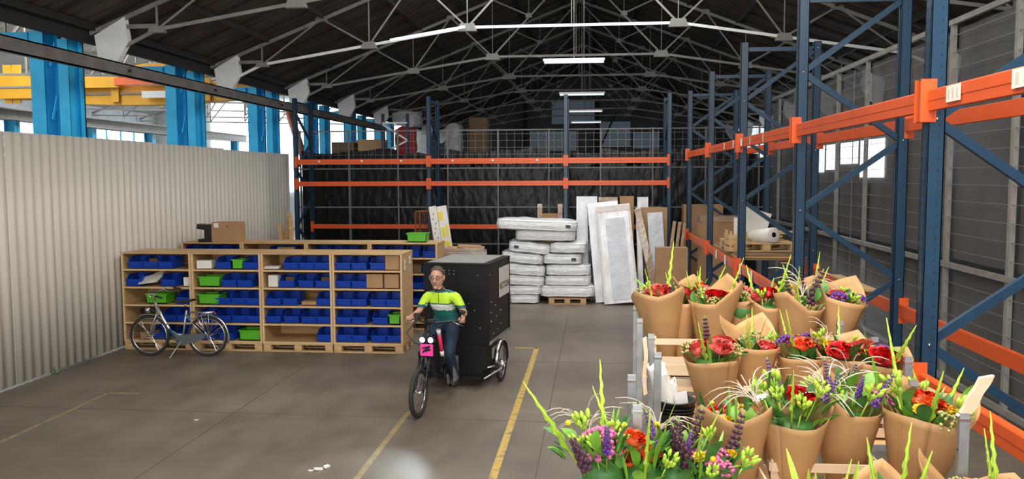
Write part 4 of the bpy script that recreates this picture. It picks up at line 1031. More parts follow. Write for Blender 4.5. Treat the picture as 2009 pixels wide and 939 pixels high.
def text_obj(body, size, m, par, loc, rot, ext=.001, name='lettering', bold=0):
    cu = bpy.data.curves.new(name, 'FONT'); cu.body = body; cu.size = size; cu.extrude = ext; cu.align_x = 'CENTER'; cu.align_y = 'CENTER'; cu.offset = bold
    o = bpy.data.objects.new(name, cu); COL.objects.link(o); bpy.context.view_layer.update()
    me = bpy.data.meshes.new_from_object(o.evaluated_get(bpy.context.evaluated_depsgraph_get())); bpy.data.objects.remove(o)
    me.materials.clear(); me.materials.append(m); q = link(name, me, par, loc, rot); return q
M['grey_ink'] = mat('grey_print_ink', (.12, .12, .12), .6)
text_obj('RECYCLIN', .13, M['grey_ink'], sg, (.492, 2.52, 1.36), (pi/2, 0, pi/2), bold=.003)
b = MB(); b.box((.30, 1.598, .57), (.16, .01, .05)); part('plate', b, M['whitebox'], cb, label='small white plate')
b = MB(); b.box((.0, 1.78, .39), (.84, .5, .44)); b.box((.0, 2.3, .5), (.7, .9, .18)); part('battery_bay', b, M['trike_black'], tr, bevel=.01)
b = MB(); b.bb(-.40, .42, 1.42, 2.6, .15, .19); b.bar((.42, 1.5, .19), (.50, 2.6, .19), .04, .04); part('chassis', b, M['trike_black'], tr)
# frame
M['trike_frame'] = mat('black_frame_paint', (.015, .015, .017), .3, .2)
b = MB(); b.tube([(0, .30, .78), (0, .37, 1.0)], .03, 12); b.tube([(0, .33, .80), (0, .52, .50), (0, .80, .36), (0, 1.1, .34), (0, 1.5, .30)], .038, 12); b.tube([(0, .98, .34), (0, 1.16, .80)], .02, 10); b.tube([(0, 1.0, .45), (0, 1.5, .40)], .025, 10)
part('frame', b, M['trike_frame'], tr)
for s_ in (-1, 1):
    b = MB(); b.tube([(s_*.065, .24, .72), (s_*.062, .10, .45), (s_*.055, 0, .31)], [.02, .018, .013], 10); part('fork_leg', b, M['trike_frame'], tr)
b = MB(); b.box((0, .255, .745), (.17, .05, .06), (.3, 0, 0)); b.tube([(0, .26, .74), (0, .30, .80)], .025, 10); part('fork_crown', b, M['trike_frame'], tr)
b = MB(); b.tube([(.10, .50, 1.02), (.12, .60, .66)], .026, 12); dt = part('reflective_tube', b, mat('red_pink_reflective', (.75, .03, .12), .35, emit=0), tr, label='red tube with white bands')
for k in (0, .82):
    b = MB(); p = Vector((.10, .50, 1.02)).lerp(Vector((.12, .60, .66)), k); q = Vector((.10, .50, 1.02)).lerp(Vector((.12, .60, .66)), k+.18); b.tube([p, q], .0275, 12)
    part('white_band', b, M['whitebox'], dt)
b = MB(); b.tube([(0, .37, .98), (0, .42, 1.10)], .02, 10); b.tube([(-.36, .66, 1.10), (-.26, .60, 1.12), (-.10, .47, 1.12), (0, .44, 1.12), (.10, .47, 1.12), (.30, .60, 1.12), (.40, .66, 1.12)], .013, 10); part('handlebar', b, M['trike_frame'], tr)
for s_ in (-1, 1):
    b = MB(); x = -.36 if s_ < 0 else .40; b.tube([(x*.80, .625, 1.115), (x*1.06, .675, 1.105)], .018, 10); part('grip', b, M['grip'], tr)
    b = MB(); b.tube([(x*.7, .57, 1.12), (x*.85, .56, 1.09), (x*1.02, .60, 1.06)], .007, 6); part('brake_lever', b, M['chrome'], tr)
b = MB(); b.tube([(.36, .60, 1.13), (.39, .57, 1.22)], .005, 6); b.ball((.41, .56, 1.25), .05, 12, (1, .3, .6)); part('mirror', b, M['grip'], tr)
b = MB(); b.tube([(-.18, .60, 1.12), (-.22, .52, 1.20), (-.16, .48, 1.20)], .008, 6); b.box((-.18, .48, 1.20), (.09, .02, .06)); b.box((.03, .43, 1.15), (.10, .05, .03)); part('display', b, M['grip'], tr)
b = MB()
for s_ in (-1, 1): b.tube([(s_*.2, .52, 1.11), (s_*.16, .32, 1.10), (s_*.04, .24, .92), (s_*.03, .26, .78)], .005, 6)
b.tube([(-.24, .58, 1.1), (-.30, .40, .98), (-.2, .40, .86), (-.05, .42, .8)], .008, 6)
part('cable', b, M['grip'], tr, kind='stuff')
for x in (-.005, .105):
    b = MB(); b.lathe([(.036, 0), (.038, .03), (.03, .06), (.01, .07)], 16, Matrix.Translation((x, .17, .945)) @ Euler((-pi/2, 0, 0)).to_matrix().to_4x4()); hl = part('headlamp', b, M['trike_frame'], tr)
    b = MB(); b.ball((x, .168, .945), .034, 12, (1, .35, 1)); part('lens', b, M['headlight'], hl, label='bright bluish white lens')
b = MB(); b.box((.05, .215, .93), (.20, .03, .05)); part('lamp_bracket', b, M['trike_frame'], tr)
b = MB(); b.box((.05, .175, .815), (.17, .012, .15)); ps = part('pink_sign', b, M['pink'], tr, bevel=.004, label='square pink sign with black slanted letters')
b = MB()
for k, (xx, zz, ww) in enumerate(((-.035, .845, .05), (.0, .85, .05), (.03, .86, .045), (-.03, .80, .05), (.01, .81, .055), (.04, .82, .03), (.0, .828, .09))): b.box((.05+xx, .167, zz), (ww, .003, .020), (0, -.5, 0))
part('lettering', b, M['black'], ps, kind='stuff')
hs = bpy.data.lights.new('trike_headlight', 'SPOT'); hs.energy = 130; hs.spot_size = rad(46); hs.spot_blend = 1; hs.color = (.8, .93, 1); hs.shadow_soft_size = .04
ho = bpy.data.objects.new('trike_headlight', hs); COL.objects.link(ho); ho.parent = tr; ho.location = (.05, .10, .94); ho.rotation_euler = (rad(73), 0, pi)
b = MB(); b.grid(lambda u, v: (-.09+.18*u, 1.03+.27*v, .955+.02*sin(pi*u)+.01*v-.0*(u-.5)), 8, 8); b.grid(lambda u, v: ((-.09+.18*u)*(.35+.65*v), 1.03+.27*v, .93), 8, 8); b.tube([(0, 1.15, .78), (0, 1.17, .93)], .015, 8)
part('saddle', b, M['grip'], tr)
b = MB(); b.lathe([(.03, -.006), (.09, -.006), (.09, .006), (.03, .006)], 24, Matrix.Translation((.07, .90, .33)) @ Euler((0, pi/2, 0)).to_matrix().to_4x4(), cap=True); b.lathe([(.08, -.04), (.08, .04)], 16, Matrix.Translation((0, .90, .34)) @ Euler((0, pi/2, 0)).to_matrix().to_4x4(), cap=True); part('motor', b, M['trike_frame'], tr)
FL, FR = (-.15, .86, .45), (.17, .94, .22)     # pedal spots
for f_, s_ in ((FL, -1), (FR, 1)):
    b = MB(); b.bar((s_*.09, .90, .335), (s_*.10, f_[1], f_[2]-.04), .02, .025); ck = part('crank', b, M['silver'], tr)
    b = MB(); b.box((s_*.155, f_[1], f_[2]-.045), (.10, .09, .022)); part('pedal', b, M['grip'], ck)
M['clearguard'] = mat('clear_plastic_guard', (.55, .58, .6), .1, alpha=.35)
b = MB(); b.grid(lambda u, v: (.20+.015*sin(pi*u), .80+.26*u, .26+.36*v*(1-.15*u)), 6, 6); part('leg_guard', b, M['clearguard'], tr, label='clear plastic guard beside the right foot')

# ================= rider =================
def skin_mesh(nodes, edges, root, sub=2):
    names = list(nodes); idx = {n: i for i, n in enumerate(names)}
    me = bpy.data.meshes.new('skel'); me.from_pydata([nodes[n][0] for n in names], [(idx[a], idx[b_]) for a, b_ in edges], []); me.update()
    o = bpy.data.objects.new('skel', me); COL.objects.link(o)
    m_ = o.modifiers.new('skin', 'SKIN'); m_.use_smooth_shade = True
    for n in names:
        sv = me.skin_vertices[0].data[idx[n]]; r_ = nodes[n][1]; sv.radius = (r_, r_) if not isinstance(r_, tuple) else r_
        sv.use_root = (n == root)
    s_ = o.modifiers.new('sub', 'SUBSURF'); s_.levels = sub; s_.render_levels = sub
    bpy.context.view_layer.update(); dg = bpy.context.evaluated_depsgraph_get()
    out = bpy.data.meshes.new_from_object(o.evaluated_get(dg)); bpy.data.objects.remove(o); return out
LP, RP = (-.34, .648, 1.118), (.375, .652, 1.118)
nd = {'pelvis': ((.02, 1.13, 1.01), (.155, .125)), 'belly': ((.01, 1.07, 1.14), (.155, .12)), 'chest': ((0, .99, 1.29), (.165, .125)), 'upchest': ((0, .94, 1.39), (.125, .09)),
      'neck': ((-.01, .905, 1.47), .052), 'neck2': ((-.015, .875, 1.52), .052), 'skull0': ((-.02, .86, 1.57), .068), 'skull1': ((-.025, .86, 1.655), (.080, .098)), 'skull2': ((-.03, .865, 1.73), .072)}
ed = [('pelvis', 'belly'), ('belly', 'chest'), ('chest', 'upchest'), ('upchest', 'neck'), ('neck', 'neck2'), ('neck2', 'skull0'), ('skull0', 'skull1'), ('skull1', 'skull2')]
for s_, P_, n in ((-1, LP, 'l'), (1, RP, 'r')):
    sh = (s_*.20, .95, 1.385); el = (s_*.31+.02, .86, 1.19) if s_ < 0 else (.34, .90, 1.18); wr_ = (P_[0]-s_*.01, P_[1]+.09, P_[2]+.035)
    nd.update({n+'sh0': ((s_*.11, .95, 1.395), .075), n+'sh': (sh, .068), n+'ua': (tuple((a+c)/2 for a, c in zip(sh, el)), .050), n+'el': (el, .042), n+'fa': (tuple(.55*a+.45*c for a, c in zip(el, wr_)), .040), n+'wr': (wr_, .026),
               n+'pm': ((P_[0], P_[1]+.045, P_[2]+.038), (.036, .022)), n+'kn': ((P_[0], P_[1]+.005, P_[2]+.036), (.038, .016))})
    ed += [('upchest', n+'sh0'), (n+'sh0', n+'sh'), (n+'sh', n+'ua'), (n+'ua', n+'el'), (n+'el', n+'fa'), (n+'fa', n+'wr'), (n+'wr', n+'pm'), (n+'pm', n+'kn')]
    hip = (s_*.10, 1.11, .95); kn = (s_*.15+(.02 if s_ > 0 else 0), .70 if s_ < 0 else .74, .84 if s_ < 0 else .66); F_ = FL if s_ < 0 else FR; ank = (F_[0], F_[1]+.05, F_[2]+.075)
    nd.update({n+'hip': (hip, .095), n+'th': (tuple((a+c)/2 for a, c in zip(hip, kn)), .078), n+'knee': (kn, .060), n+'calf': (tuple(.6*a+.4*c+(0, .015, 0)[i] for i, (a, c) in enumerate(zip(kn, ank))), .055), n+'ank': (ank, .036)})
    ed += [('pelvis', n+'hip'), (n+'hip', n+'th'), (n+'th', n+'knee'), (n+'knee', n+'calf'), (n+'calf', n+'ank')]
body_me = skin_mesh(nd, ed, 'pelvis', 3)
M['skin'] = mat('skin', (.56, .30, .21), .5, 0, .06, 20)
M['hair'] = mat('short_grey_hair', (.085, .065, .055), .85, 0, .3, 60)
M['lime'] = mat('lime_jersey', (.52, .80, .03), .6); M['jwhite'] = mat('white_jersey_band', (.70, .74, .72), .6, 0, .15, 20); M['jteal'] = mat('teal_jersey_band', (.008, .11, .12), .6); M['jeans'] = mat('dark_blue_jeans', (.008, .022, .052), .75, 0, .3, 8)
rd = link('person', body_me, None, (-2.17, 9.95, 0), (0, 0, TH)); body_me.materials.clear(); body_me.materials.append(M['skin'])
tag(rd, 'person in lime, white and teal jersey and jeans riding the black trike, looking left', 'person')
def garment(name, test, inflate, mats, choose, label=None):
    bm = bmesh.new(); bm.from_mesh(body_me); bm.normal_update()
    for ax_, vals in ((2, (1.475, 1.45, 1.305, 1.29, 1.285, 1.245, 1.205, 1.13, 1.04, 1.02)), (0, (-.20, .20, -.19, .19)), (1, (.5, .8, .86))):
        for v_ in vals:
            co = [0, 0, 0]; no = [0, 0, 0]; co[ax_] = v_; no[ax_] = 1
            bmesh.ops.bisect_plane(bm, geom=bm.verts[:]+bm.edges[:]+bm.faces[:], plane_co=co, plane_no=no)
    bm.normal_update()
    rm = [f for f in bm.faces if not test(f.calc_center_median())]; bmesh.ops.delete(bm, geom=rm, context='FACES')
    for v in bm.verts: v.co += v.normal*(inflate(v.co) if callable(inflate) else inflate)
    me = bpy.data.meshes.new(name)
    for f in bm.faces: f.material_index = choose(f.calc_center_median()); f.smooth = True
    bm.to_mesh(me); bm.free()
    for m_ in mats: me.materials.append(m_)
    o = link(name, me, rd, label=label); return o
def is_arm(c): return abs(c.x) > .19 and c.z > 1.0 and c.y < 1.08
def jtest(c):
    if c.z > 1.475: return False
    if c.y > .86 and abs(c.x) < .22 and c.z > 1.02: return True
    if abs(c.x) >= .19 and c.z > 1.245: return True
    return c.z > 1.02 and abs(c.x) < .19 and c.y > .80
def jch(c):
    if abs(c.x) > .20: return 0 if c.z > 1.285 else 2
    if c.z > 1.45: return 2
    z = c.z
    return 0 if z > 1.305 else (2 if z > 1.29 else (1 if z > 1.205 else (3 if z > 1.13 else 2)))
garment('jersey', jtest, .012, [M['lime'], M['jwhite'], M['jteal'], mat('dark_green_jersey', (.01, .16, .12), .6)], jch)
garment('trousers', lambda c: (c.z < 1.04 and c.y > .50 and not (abs(c.x) > .2 and c.z > 1.0)) and not any((c-Vector(F_)).length < .09 for F_ in (FL, FR)), .014, [M['jeans']], lambda c: 0)
for k, P_ in enumerate((LP, RP)):
    s_ = -1 if k == 0 else 1
    for j in range(4):      # fingers curl over the grip
        x = P_[0]-.033+j*.022; L_ = (.95, 1.05, 1, .82)[j if s_ > 0 else 3-j]; y0, z0 = P_[1], P_[2]
        b = MB(); b.tube([(x, y0+.012, z0+.034), (x, y0-.016*L_, z0+.031), (x, y0-.031, z0+.012), (x, y0-.029, z0-.010*L_), (x, y0-.010, z0-.025*L_), (x, y0+.010*L_, z0-.022)], [.0105, .0105, .010, .0095, .009, .006], 8); part('finger', b, M['skin'], rd)
    b = MB(); x = P_[0]-s_*.040; b.tube([(P_[0]-s_*.024, P_[1]+.045, P_[2]+.03), (x, P_[1]+.022, P_[2]+.015), (x-s_*.004, P_[1]-.004, P_[2]-.014), (x+s_*.006, P_[1]-.022, P_[2]-.022)], [.015, .0125, .011, .007], 8); part('thumb', b, M['skin'], rd)
# head details: the head is turned to the left of the picture
HR = Matrix.Translation((-.03, .86, 1.655)) @ Euler((.14, 0, rad(4))).to_matrix().to_4x4()
HS = Matrix.Scale(1.2, 4)
def hp(name, mb, m): 
    o = part(name, mb, m, rd); o.matrix_local = HR @ HS; return o
b = MB()
def face(u, v):   # front half shell of the face
    a = pi*(1+u); ph = -pi/2+pi*v
    x = .075*cos(a)*cos(ph)**.8 if cos(ph) > 1e-6 else 0; y = .098*sin(a)*(cos(ph)**.7 if cos(ph) > 1e-6 else 0); z = .118*sin(ph)-.012
    if z < -.03: k = 1-.30*(-z-.03)/.1; x *= .5+.5*k; y = y*(.4+.6*k)-.002
    return (x, y, z)
b.grid(face, 24, 20); b.ball((0, -.082, -.095), .028, 10, (1, .8, .7)); hp('face', b, M['skin'])
b = MB(); b.tube([(0, -.094, .03), (0, -.108, .0), (0, -.124, -.022), (0, -.108, -.034)], [.009, .012, .017, .010], 10); b.ball((-.012, -.106, -.028), .010, 8); b.ball((.012, -.106, -.028), .010, 8); hp('nose', b, M['skin'])
for s_ in (-1, 1):
    b = MB(); b.ball((s_*.080, .0, -.005), .03, 10, (.35, .6, 1.1)); hp('ear', b, M['skin'])
    b = MB(); b.ball((s_*.031, -.090, .016), .012, 10, (1, .5, .6)); e = hp('eye', b, M['whitebox'])
    b = MB(); b.ball((s_*.031-.003, -.096, .016), .006, 8, (1, .5, 1)); hp('pupil', b, M['black'])
    b = MB(); b.tube([(s_*.015, -.100, .036), (s_*.032, -.100, .041), (s_*.05, -.088, .036)], .0045, 6); hp('eyebrow', b, M['hair'])
b = MB(); b.tube([(-.026, -.093, -.060), (-.01, -.103, -.057), (.01, -.103, -.057), (.026, -.093, -.060)], [.003, .006, .006, .003], 8); hp('mouth', b, mat('lips', (.40, .14, .11), .5))
b = MB()
for s_ in (-1, 1):
    b.tube([(s_*(.031+.021*cos(a_*pi/8)), -.108+.010*abs(cos(a_*pi/8)), .012+.012*sin(a_*pi/8)) for a_ in range(16)], .0024, 6, closed=True); b.tube([(s_*.053, -.098, .018), (s_*.082, .0, .02)], .0025, 6)
b.tube([(-.010, -.110, .018), (.010, -.110, .018)], .0024, 6); hp('glasses', b, M['black'])
b = MB()
def hairf(u, v):
    a = 2*pi*u; front = max(0, -sin(a)); ph = lerp(-.25+1.12*front**.35, pi/2, v) if True else 0
    r_ = 1+.02*sin(19*a+7*v)
    return (.086*cos(a)*cos(ph)*r_, .012+.104*sin(a)*cos(ph)*r_, .012+.115*sin(ph)*r_)
def lerp(a, c, t_): return a+(c-a)*t_
b.grid(hairf, 36, 12, wrap=True); hp('hair', b, M['hair'])
b = MB(); b.tube([(.055*cos(k*pi/10)-.012, .893+.055*sin(k*pi/10), 1.478+.01*sin(k*pi/10)) for k in range(20)], .010, 8, closed=True); part('collar', b, M['jteal'], rd)
b = MB(); b.tube([(-.005, .835, 1.44), (-.003, .845, 1.30)], .003, 6); part('zip', b, M['jteal'], rd)
b = MB(); b.tube([(RP[0]-.010+.030*cos(k*pi/6), RP[1]+.095, RP[2]+.040+.028*sin(k*pi/6)) for k in range(12)], .006, 6, closed=True); b.box((RP[0]-.01, RP[1]+.095, RP[2]+.072), (.03, .03, .010)); part('wristwatch', b, M['black'], rd)
for F_, s_ in ((FL, -1), (FR, 1)):
    b = MB()
    def shoe(u, v, F_=F_):
        a = 2*pi*v; y = .11-.27*u; w_ = .036+.012*sin(pi*u)**.5*(1 if u > .4 else .6); h_ = .085-.05*u if u < .7 else .05-.09*(u-.7)
        w_ = w_*(1 if u < .95 else .6); return (F_[0]+w_*cos(a), F_[1]+y, F_[2]+max(-.03, -.03+(h_+.03)*(.5+.5*sin(a))))
    b.grid(shoe, 14, 14); b.box((F_[0], F_[1]-.02, F_[2]-.028), (.075, .26, .014)); part('shoe', b, mat('dark_shoe_%d' % (s_+1), (.03, .03, .035), .6), rd)
# ================= flower trolleys =================
def trolley(label, x0, x1, y0, y1, shelf):
    t = thing('flower_trolley', label, 'trolley', (x0, y0, 0)); W, D = x1-x0, y1-y0
    pb = MB(); pb.bb(-.02, .02, -.014, .014, .12, 2.0); pb.bb(-.02, .02, -.03, -.014, .12, 1.2); pb = pb.mesh('post', M['galv'])
    for x in (0, W):
        for y in (0, D):
            p = link('post', pb, t, (x, y, 0)); b = MB()
            for k in range(12): b.box((-.0205, 0, .3+k*.14), (.002, .008, .012))
            part('slots', b, M['black'], p, kind='stuff')
            b = MB(); b.box((0, 0, 1.97), (.048, .036, .012)); part('collar', b, M['chrome'], p)
            b = MB(); b.cyl((-.012, 0, .06), (.012, 0, .06), .06, 14); part('caster', b, M['grip'], t, (x, y, 0))
    for z in (.14, .75, shelf):
        b = MB(); b.box((W/2, D/2, z-.012), (W-.045, D-.035, .012)); sh = part('shelf', b, M['wood_in'], t)
        b = MB()
        for y in (.02, D-.02): b.box((W/2, y, z-.022), (W-.045, .012, .036))
        for x in (.03, W-.03): b.box((x, D/2, z-.022), (.012, D-.03, .036))
        part('shelf_rim', b, M['galv'], sh)
    b = MB()
    for k in range(2): b.bar((.0, D*.25+k*.03, .2), (.0, D*.25+k*.03, 1.9), .012)
    return t
M['rawwood'] = mat('pale_raw_wood', (.74, .56, .38), .65, 0, .07, 6, stretch=(1, 1, 5))
T1 = trolley('farthest galvanised flower trolley beside the floor lane', .32, 1.68, 5.80, 6.35, 1.58)
T2 = trolley('middle galvanised flower trolley holding the black bucket', .36, 1.72, 4.67, 5.22, 1.50)
T3 = trolley('nearest galvanised flower trolley under the large bouquets', .19, 1.55, 3.58, 4.13, 1.34)
def crate(label, x0, x1, y0, y1, z, h=.26):
    t = thing('flower_crate', label, 'crate', ((x0+x1)/2, (y0+y1)/2, z+.001)); W, D = x1-x0, y1-y0
    for sx in (-1, 1):
        for sy in (-1, 1):
            b = MB(); b.box((sx*(W/2-.02), sy*(D/2-.012), h/2+.012), (.04, .02, h+.024)); part('corner_post', b, M['rawwood'], t)
    for z_ in (.035, .115, h-.012):
        hh = .05 if z_ < h-.05 else .042
        for sy in (-1, 1): b = MB(); b.box((0, sy*(D/2+.002), z_), (W, .010, hh)); part('slat', b, M['rawwood'], t)
        for sx in (-1, 1): b = MB(); b.box((sx*(W/2+.004), 0, z_), (.010, D, hh)); part('slat', b, M['rawwood'], t)
    for k in range(4): b = MB(); b.box((0, -D/2+D*(k+.5)/4, .006), (W-.01, D/4-.02, .008)); part('bottom_slat', b, M['rawwood'], t)
    return t
crate('pale slatted crate at the left end of the farthest trolley', .40, .84, 5.84, 6.28, 1.58)
crate('pale slatted crate in the middle of the farthest trolley', .88, 1.26, 5.84, 6.28, 1.58)
crate('pale slatted crate at the right end of the farthest trolley', 1.30, 1.66, 5.84, 6.28, 1.58)
crate('pale slatted crate behind the paper bag, left end of the middle trolley', .42, .82, 4.99, 5.39, 1.50)
crate('pale slatted crate in the middle of the middle trolley', .86, 1.26, 4.78, 5.18, 1.50)
crate('pale slatted crate at the right end of the middle trolley', 1.30, 1.69, 4.78, 5.18, 1.50)
crate('pale crate with a broad rim in front of the two largest bouquets', .84, 1.34, 3.93, 4.33, 1.345, .285)
crate('pale crate low at the left end of the nearest trolley', .24, .78, 3.62, 4.08, 1.345)
for nm, par, pts in (('wooden_hook', T3, [(1.36, 0, 1.985), (1.385, 0, 2.02), (1.40, 0, 2.07), (1.43, 0, 2.11), (1.445, 0, 2.15)]), ('wooden_hook', T2, [(-.035, .5, 1.62), (-.05, .5, 1.75), (-.03, .5, 1.85), (-.045, .5, 1.98)])):
    b = MB()
    w_ = .028 if par is T3 else .012
    fine = []
    for i_ in range(len(pts)-1):
        for q in range(4): fine.append(Vector(pts[i_]).lerp(Vector(pts[i_+1]), q/4))
    fine.append(Vector(pts[-1]))
    for _ in range(4): fine = [fine[0]]+[(fine[k-1]+fine[k]*2+fine[k+1])/4 for k in range(1, len(fine)-1)]+[fine[-1]]
    b.prism([(p_.x-w_, p_.z) for p_ in fine]+[(p_.x+w_, p_.z+.012) for p_ in reversed(fine)], fine[0].y-.012, fine[0].y+.012)
    part(nm, b, M['rawwood'], par, label='pale curved wooden piece')
t = thing('bucket', 'black plastic bucket holding the white paper bag', 'bucket', (.475, 4.80, 1.502))
b = MB(); b.lathe([(.0, .002), (.088, .002), (.112, .19), (.118, .19), (.118, .2), (.108, .2), (.084, .01), (0, .01)], 28); part('body', b, M['black'], t)
b = MB()
for z in (.12, .14, .16): b.tube([(cos(k*pi/14)*(.09+.022*z/.19+.002), sin(k*pi/14)*(.09+.022*z/.19+.002), z) for k in range(28)], .003, 5, closed=True)
part('rib', b, M['black'], t)
t = thing('paper_bag', 'crumpled white paper bag stuffed upright into the black bucket', 'bag', (.46, 4.80, 1.52))
def bag(u, v):
    a = 2*pi*u; e = .6; ca, sa = cos(a), sin(a); q = 1+.06*sin(3*a+2*v)+.03*sin(9*a+5*v)
    x = (abs(ca)**e)*(1 if ca > 0 else -1)*(.055+.028*v)*q; y = (abs(sa)**e)*(1 if sa > 0 else -1)*(.05+.015*v)*q
    return (x-.07*v, y, .37*v*(1-.22*(ca > .3)*v)+.015*sin(5*a)*v)
b = MB(); b.grid(bag, 36, 14, wrap=True); o = part('paper', b, M['whitebox'], t); s_ = o.modifiers.new('t', 'SOLIDIFY'); s_.thickness = .003
b = MB(); b.grid(lambda u, v: (.02+.07*u-.02*v, -.065-.02*sin(pi*v), .06+.17*v+.02*u), 6, 6); part('folded_sheet', b, mat('greyish_paper', (.5, .47, .47), .6), t)

# ================= flower parts (shared meshes) =================
M['kraft'] = mat('brown_kraft_paper', (.46, .255, .105), .62, 0, .10, 5, .25, 8)
M['kraft_in'] = M['kraft']
M['leaf'] = mat('green_leaf', (.045, .16, .028), .5, 0, .35, 18)
M['leaf2'] = mat('bright_green_leaf', (.16, .36, .03), .45, 0, .25, 14)
M['leaf3'] = mat('mid_green_leaf', (.085, .26, .05), .5, 0, .3, 20)
M['lightgreen'] = mat('yellow_green_bud', (.38, .56, .05), .45, 0, .2, 20)
M['stem'] = mat('green_stem', (.13, .25, .04), .5)
M['red_fl'] = mat('red_flower', (.62, .012, .014), .5, 0, .3, 40); M['orange_fl'] = mat('orange_red_flower', (.80, .10, .02), .5, 0, .25, 40)
M['pink_fl'] = mat('pink_flower', (.55, .13, .28), .55, 0, .3, 60); M['purple_fl'] = mat('violet_flower', (.13, .035, .26), .6, 0, .3, 60)
M['plum'] = mat('dark_plum_plume', (.075, .022, .045), .7, 0, .4, 50); M['yellow_fl'] = mat('yellow_flower', (.85, .58, .015), .5, 0, .15, 50)
M['white_fl'] = mat('white_flower', (.82, .80, .82), .5); M['grassw'] = mat('pale_grass_plume', (.62, .52, .42), .6)
M['coral_fl'] = mat('coral_flower', (.72, .12, .10), .5, 0, .3, 40); M['berry'] = mat('pale_green_berries', (.35, .34, .12), .45, 0, .3, 60)
R = random.Random(21)
def leaf_mesh(L_, W_, m, bend=.3, teeth=False):
    b = MB(); nu, nv = 8, 4
    def fn(u, v):
        w_ = W_*sin(pi*min(1, u*.92+.06))**.8*(1+(.12*abs(sin(u*22)) if teeth else 0)); y = (v-.5)*w_
        return (y, -L_*(1-cos(bend*u*2))*1.2*.5, L_*u*(1-.15*bend*u)-.2*abs(v-.5)*w_) if False else (y, -.55*L_*bend*u*u+.25*abs(y), L_*u*(1-.2*bend*u))
    b.grid(fn, nu, nv); return b.mesh('leaf', M[m])
def ruffle(r, m, stem=.2, flat=.6, name='flower_head', petals=34, seed=0):
    r_ = random.Random(seed); b = MB()
    for k in range(petals):
        a = r_.uniform(0, 2*pi); e = r_.uniform(.1, 1); d = Vector((cos(a)*cos(e*1.3), sin(a)*cos(e*1.3), sin(e*1.3)*flat)); c = d*r*.75
        t_ = d.cross(Vector((0, 0, 1))).normalized() if abs(d.z) < .99 else Vector((1, 0, 0)); u_ = t_.cross(d)
        s_ = r*.42; p0 = c-d*r*.3
        b.smooth = True; b.add([p0, c+t_*s_+d*s_*.5, c+d*s_*.9+u_*s_*.3, c-t_*s_+d*s_*.5, c+u_*s_], [(0, 1, 2, 4), (0, 4, 2, 3)])
    b.ball((0, 0, 0), r*.72, 10, (1, 1, flat)); b.mi = 1; b.smooth = False; b.cyl((0, 0, -stem), (0, 0, 0), .0025, 5)
    return b.mesh(name, [M[m], M['stem']])
def spike(L_, r, m, seed=0, name='flower_spike', stemL=.15, m2='stem'):
    r_ = random.Random(seed); b = MB(); n = int(L_/(r*1.0))
    for k in range(n):
        z = L_*k/n; rr = r*(1.05-.6*k/n)
        for q in range(4): a = q*pi/2+k*.8; b.ball((cos(a)*rr*.7, sin(a)*rr*.7, z), rr*.62, 6, (1, 1, .9))
    b.mi = 1; b.cyl((0, 0, -stemL), (0, 0, L_), .003, 5); return b.mesh(name, [M[m], M[m2]])
def glad(L_, seed=0):       # pointed light green bud spear
    b = MB(); n = 9; r_ = random.Random(seed)
    for k in range(n):
        z = L_*k/n; s_ = 1 if k % 2 else -1; w_ = .009*(1.1-k/n)+.002
        b.add([(0, 0, z), (s_*w_*1.3, w_*.7, z+.035), (s_*w_*.3, 0, z+.075), (s_*w_*1.3, -w_*.7, z+.035)], [(0, 1, 2), (0, 2, 3), (0, 3, 1), (1, 3, 2)])
    b.tube([(0, 0, -.15), (0, 0, L_*.6), (0, 0, L_+.05)], [.005, .006, .0015], 6); return b.mesh('bud_spear', M['lightgreen'])
def bud_sprig(m='lightgreen', seed=0):      # alstroemeria-like cluster of upright buds
    r_ = random.Random(seed); b = MB()
    for k in range(8):
        a = k*2.4; d = Vector((cos(a)*.45, sin(a)*.45, 1)).normalized(); p = d*r_.uniform(.03, .06)
        b.tube([(0, 0, 0), p], .002, 5); q = p+d*.035; b.tube([p, p+d*.01, p+d*.025, q], [.003, .009, .008, .002], 7)
    b.cyl((0, 0, -.2), (0, 0, 0), .003, 5); return b.mesh('bud_sprig', M[m])
def cluster(r, m, seed=0, name='flower_cluster', n=46, flat=.35, br=.15):
    r_ = random.Random(seed); b = MB()
    for k in range(n):
        a = r_.uniform(0, 2*pi); q = r*math.sqrt(r_.uniform(0, 1)); b.ball((q*cos(a), q*sin(a), flat*r*(1-(q/r)**2)+r_.uniform(-.004, .004)), r*br, 6)
    b.mi = 1
    for k in range(6): a = k*pi/3; b.cyl((0, 0, -r*1.1), (r*.6*cos(a), r*.6*sin(a), 0), .002, 4)
    b.cyl((0, 0, -.25), (0, 0, -r*1.1), .003, 5); return b.mesh(name, [M[m], M['stem']])
def grass(n, L_, m, seed=0):
    r_ = random.Random(seed); b = MB()
    for k in range(n):
        a = r_.uniform(0, 2*pi); o_ = r_.uniform(.6, 1.1)*L_
        b.tube([(0, 0, -.12)]+[(cos(a)*o_*(q/7)**1.6, sin(a)*o_*(q/7)**1.6, o_*(1.5*(q/7)-.95*(q/7)**2.4)) for q in range(8)], [.001]+[.0012]*4+[.002, .002, .0016, .0006], 4)
    return b.mesh('grass_plume', M[m])
def ballfl(r, m, stem=.25): b = MB(); b.ball((0, 0, 0), r, 10); b.mi = 1; b.cyl((0, 0, -stem), (0, 0, 0), .002, 5); return b.mesh('ball_flower', [M[m], M['stem']])
def daisy(r, m):
    b = MB()
    for k in range(12): a = k*pi/6; b.add([(0, 0, 0), (r*cos(a-.2), r*sin(a-.2), r*.4), (r*1.1*cos(a), r*1.1*sin(a), r*.35), (r*cos(a+.2), r*sin(a+.2), r*.4)], [(0, 1, 2, 3)])
    b.mi = 1; b.ball((0, 0, .002), r*.25, 6); b.cyl((0, 0, -.2), (0, 0, 0), .002, 5); return b.mesh('daisy', [M[m], M['stem']])
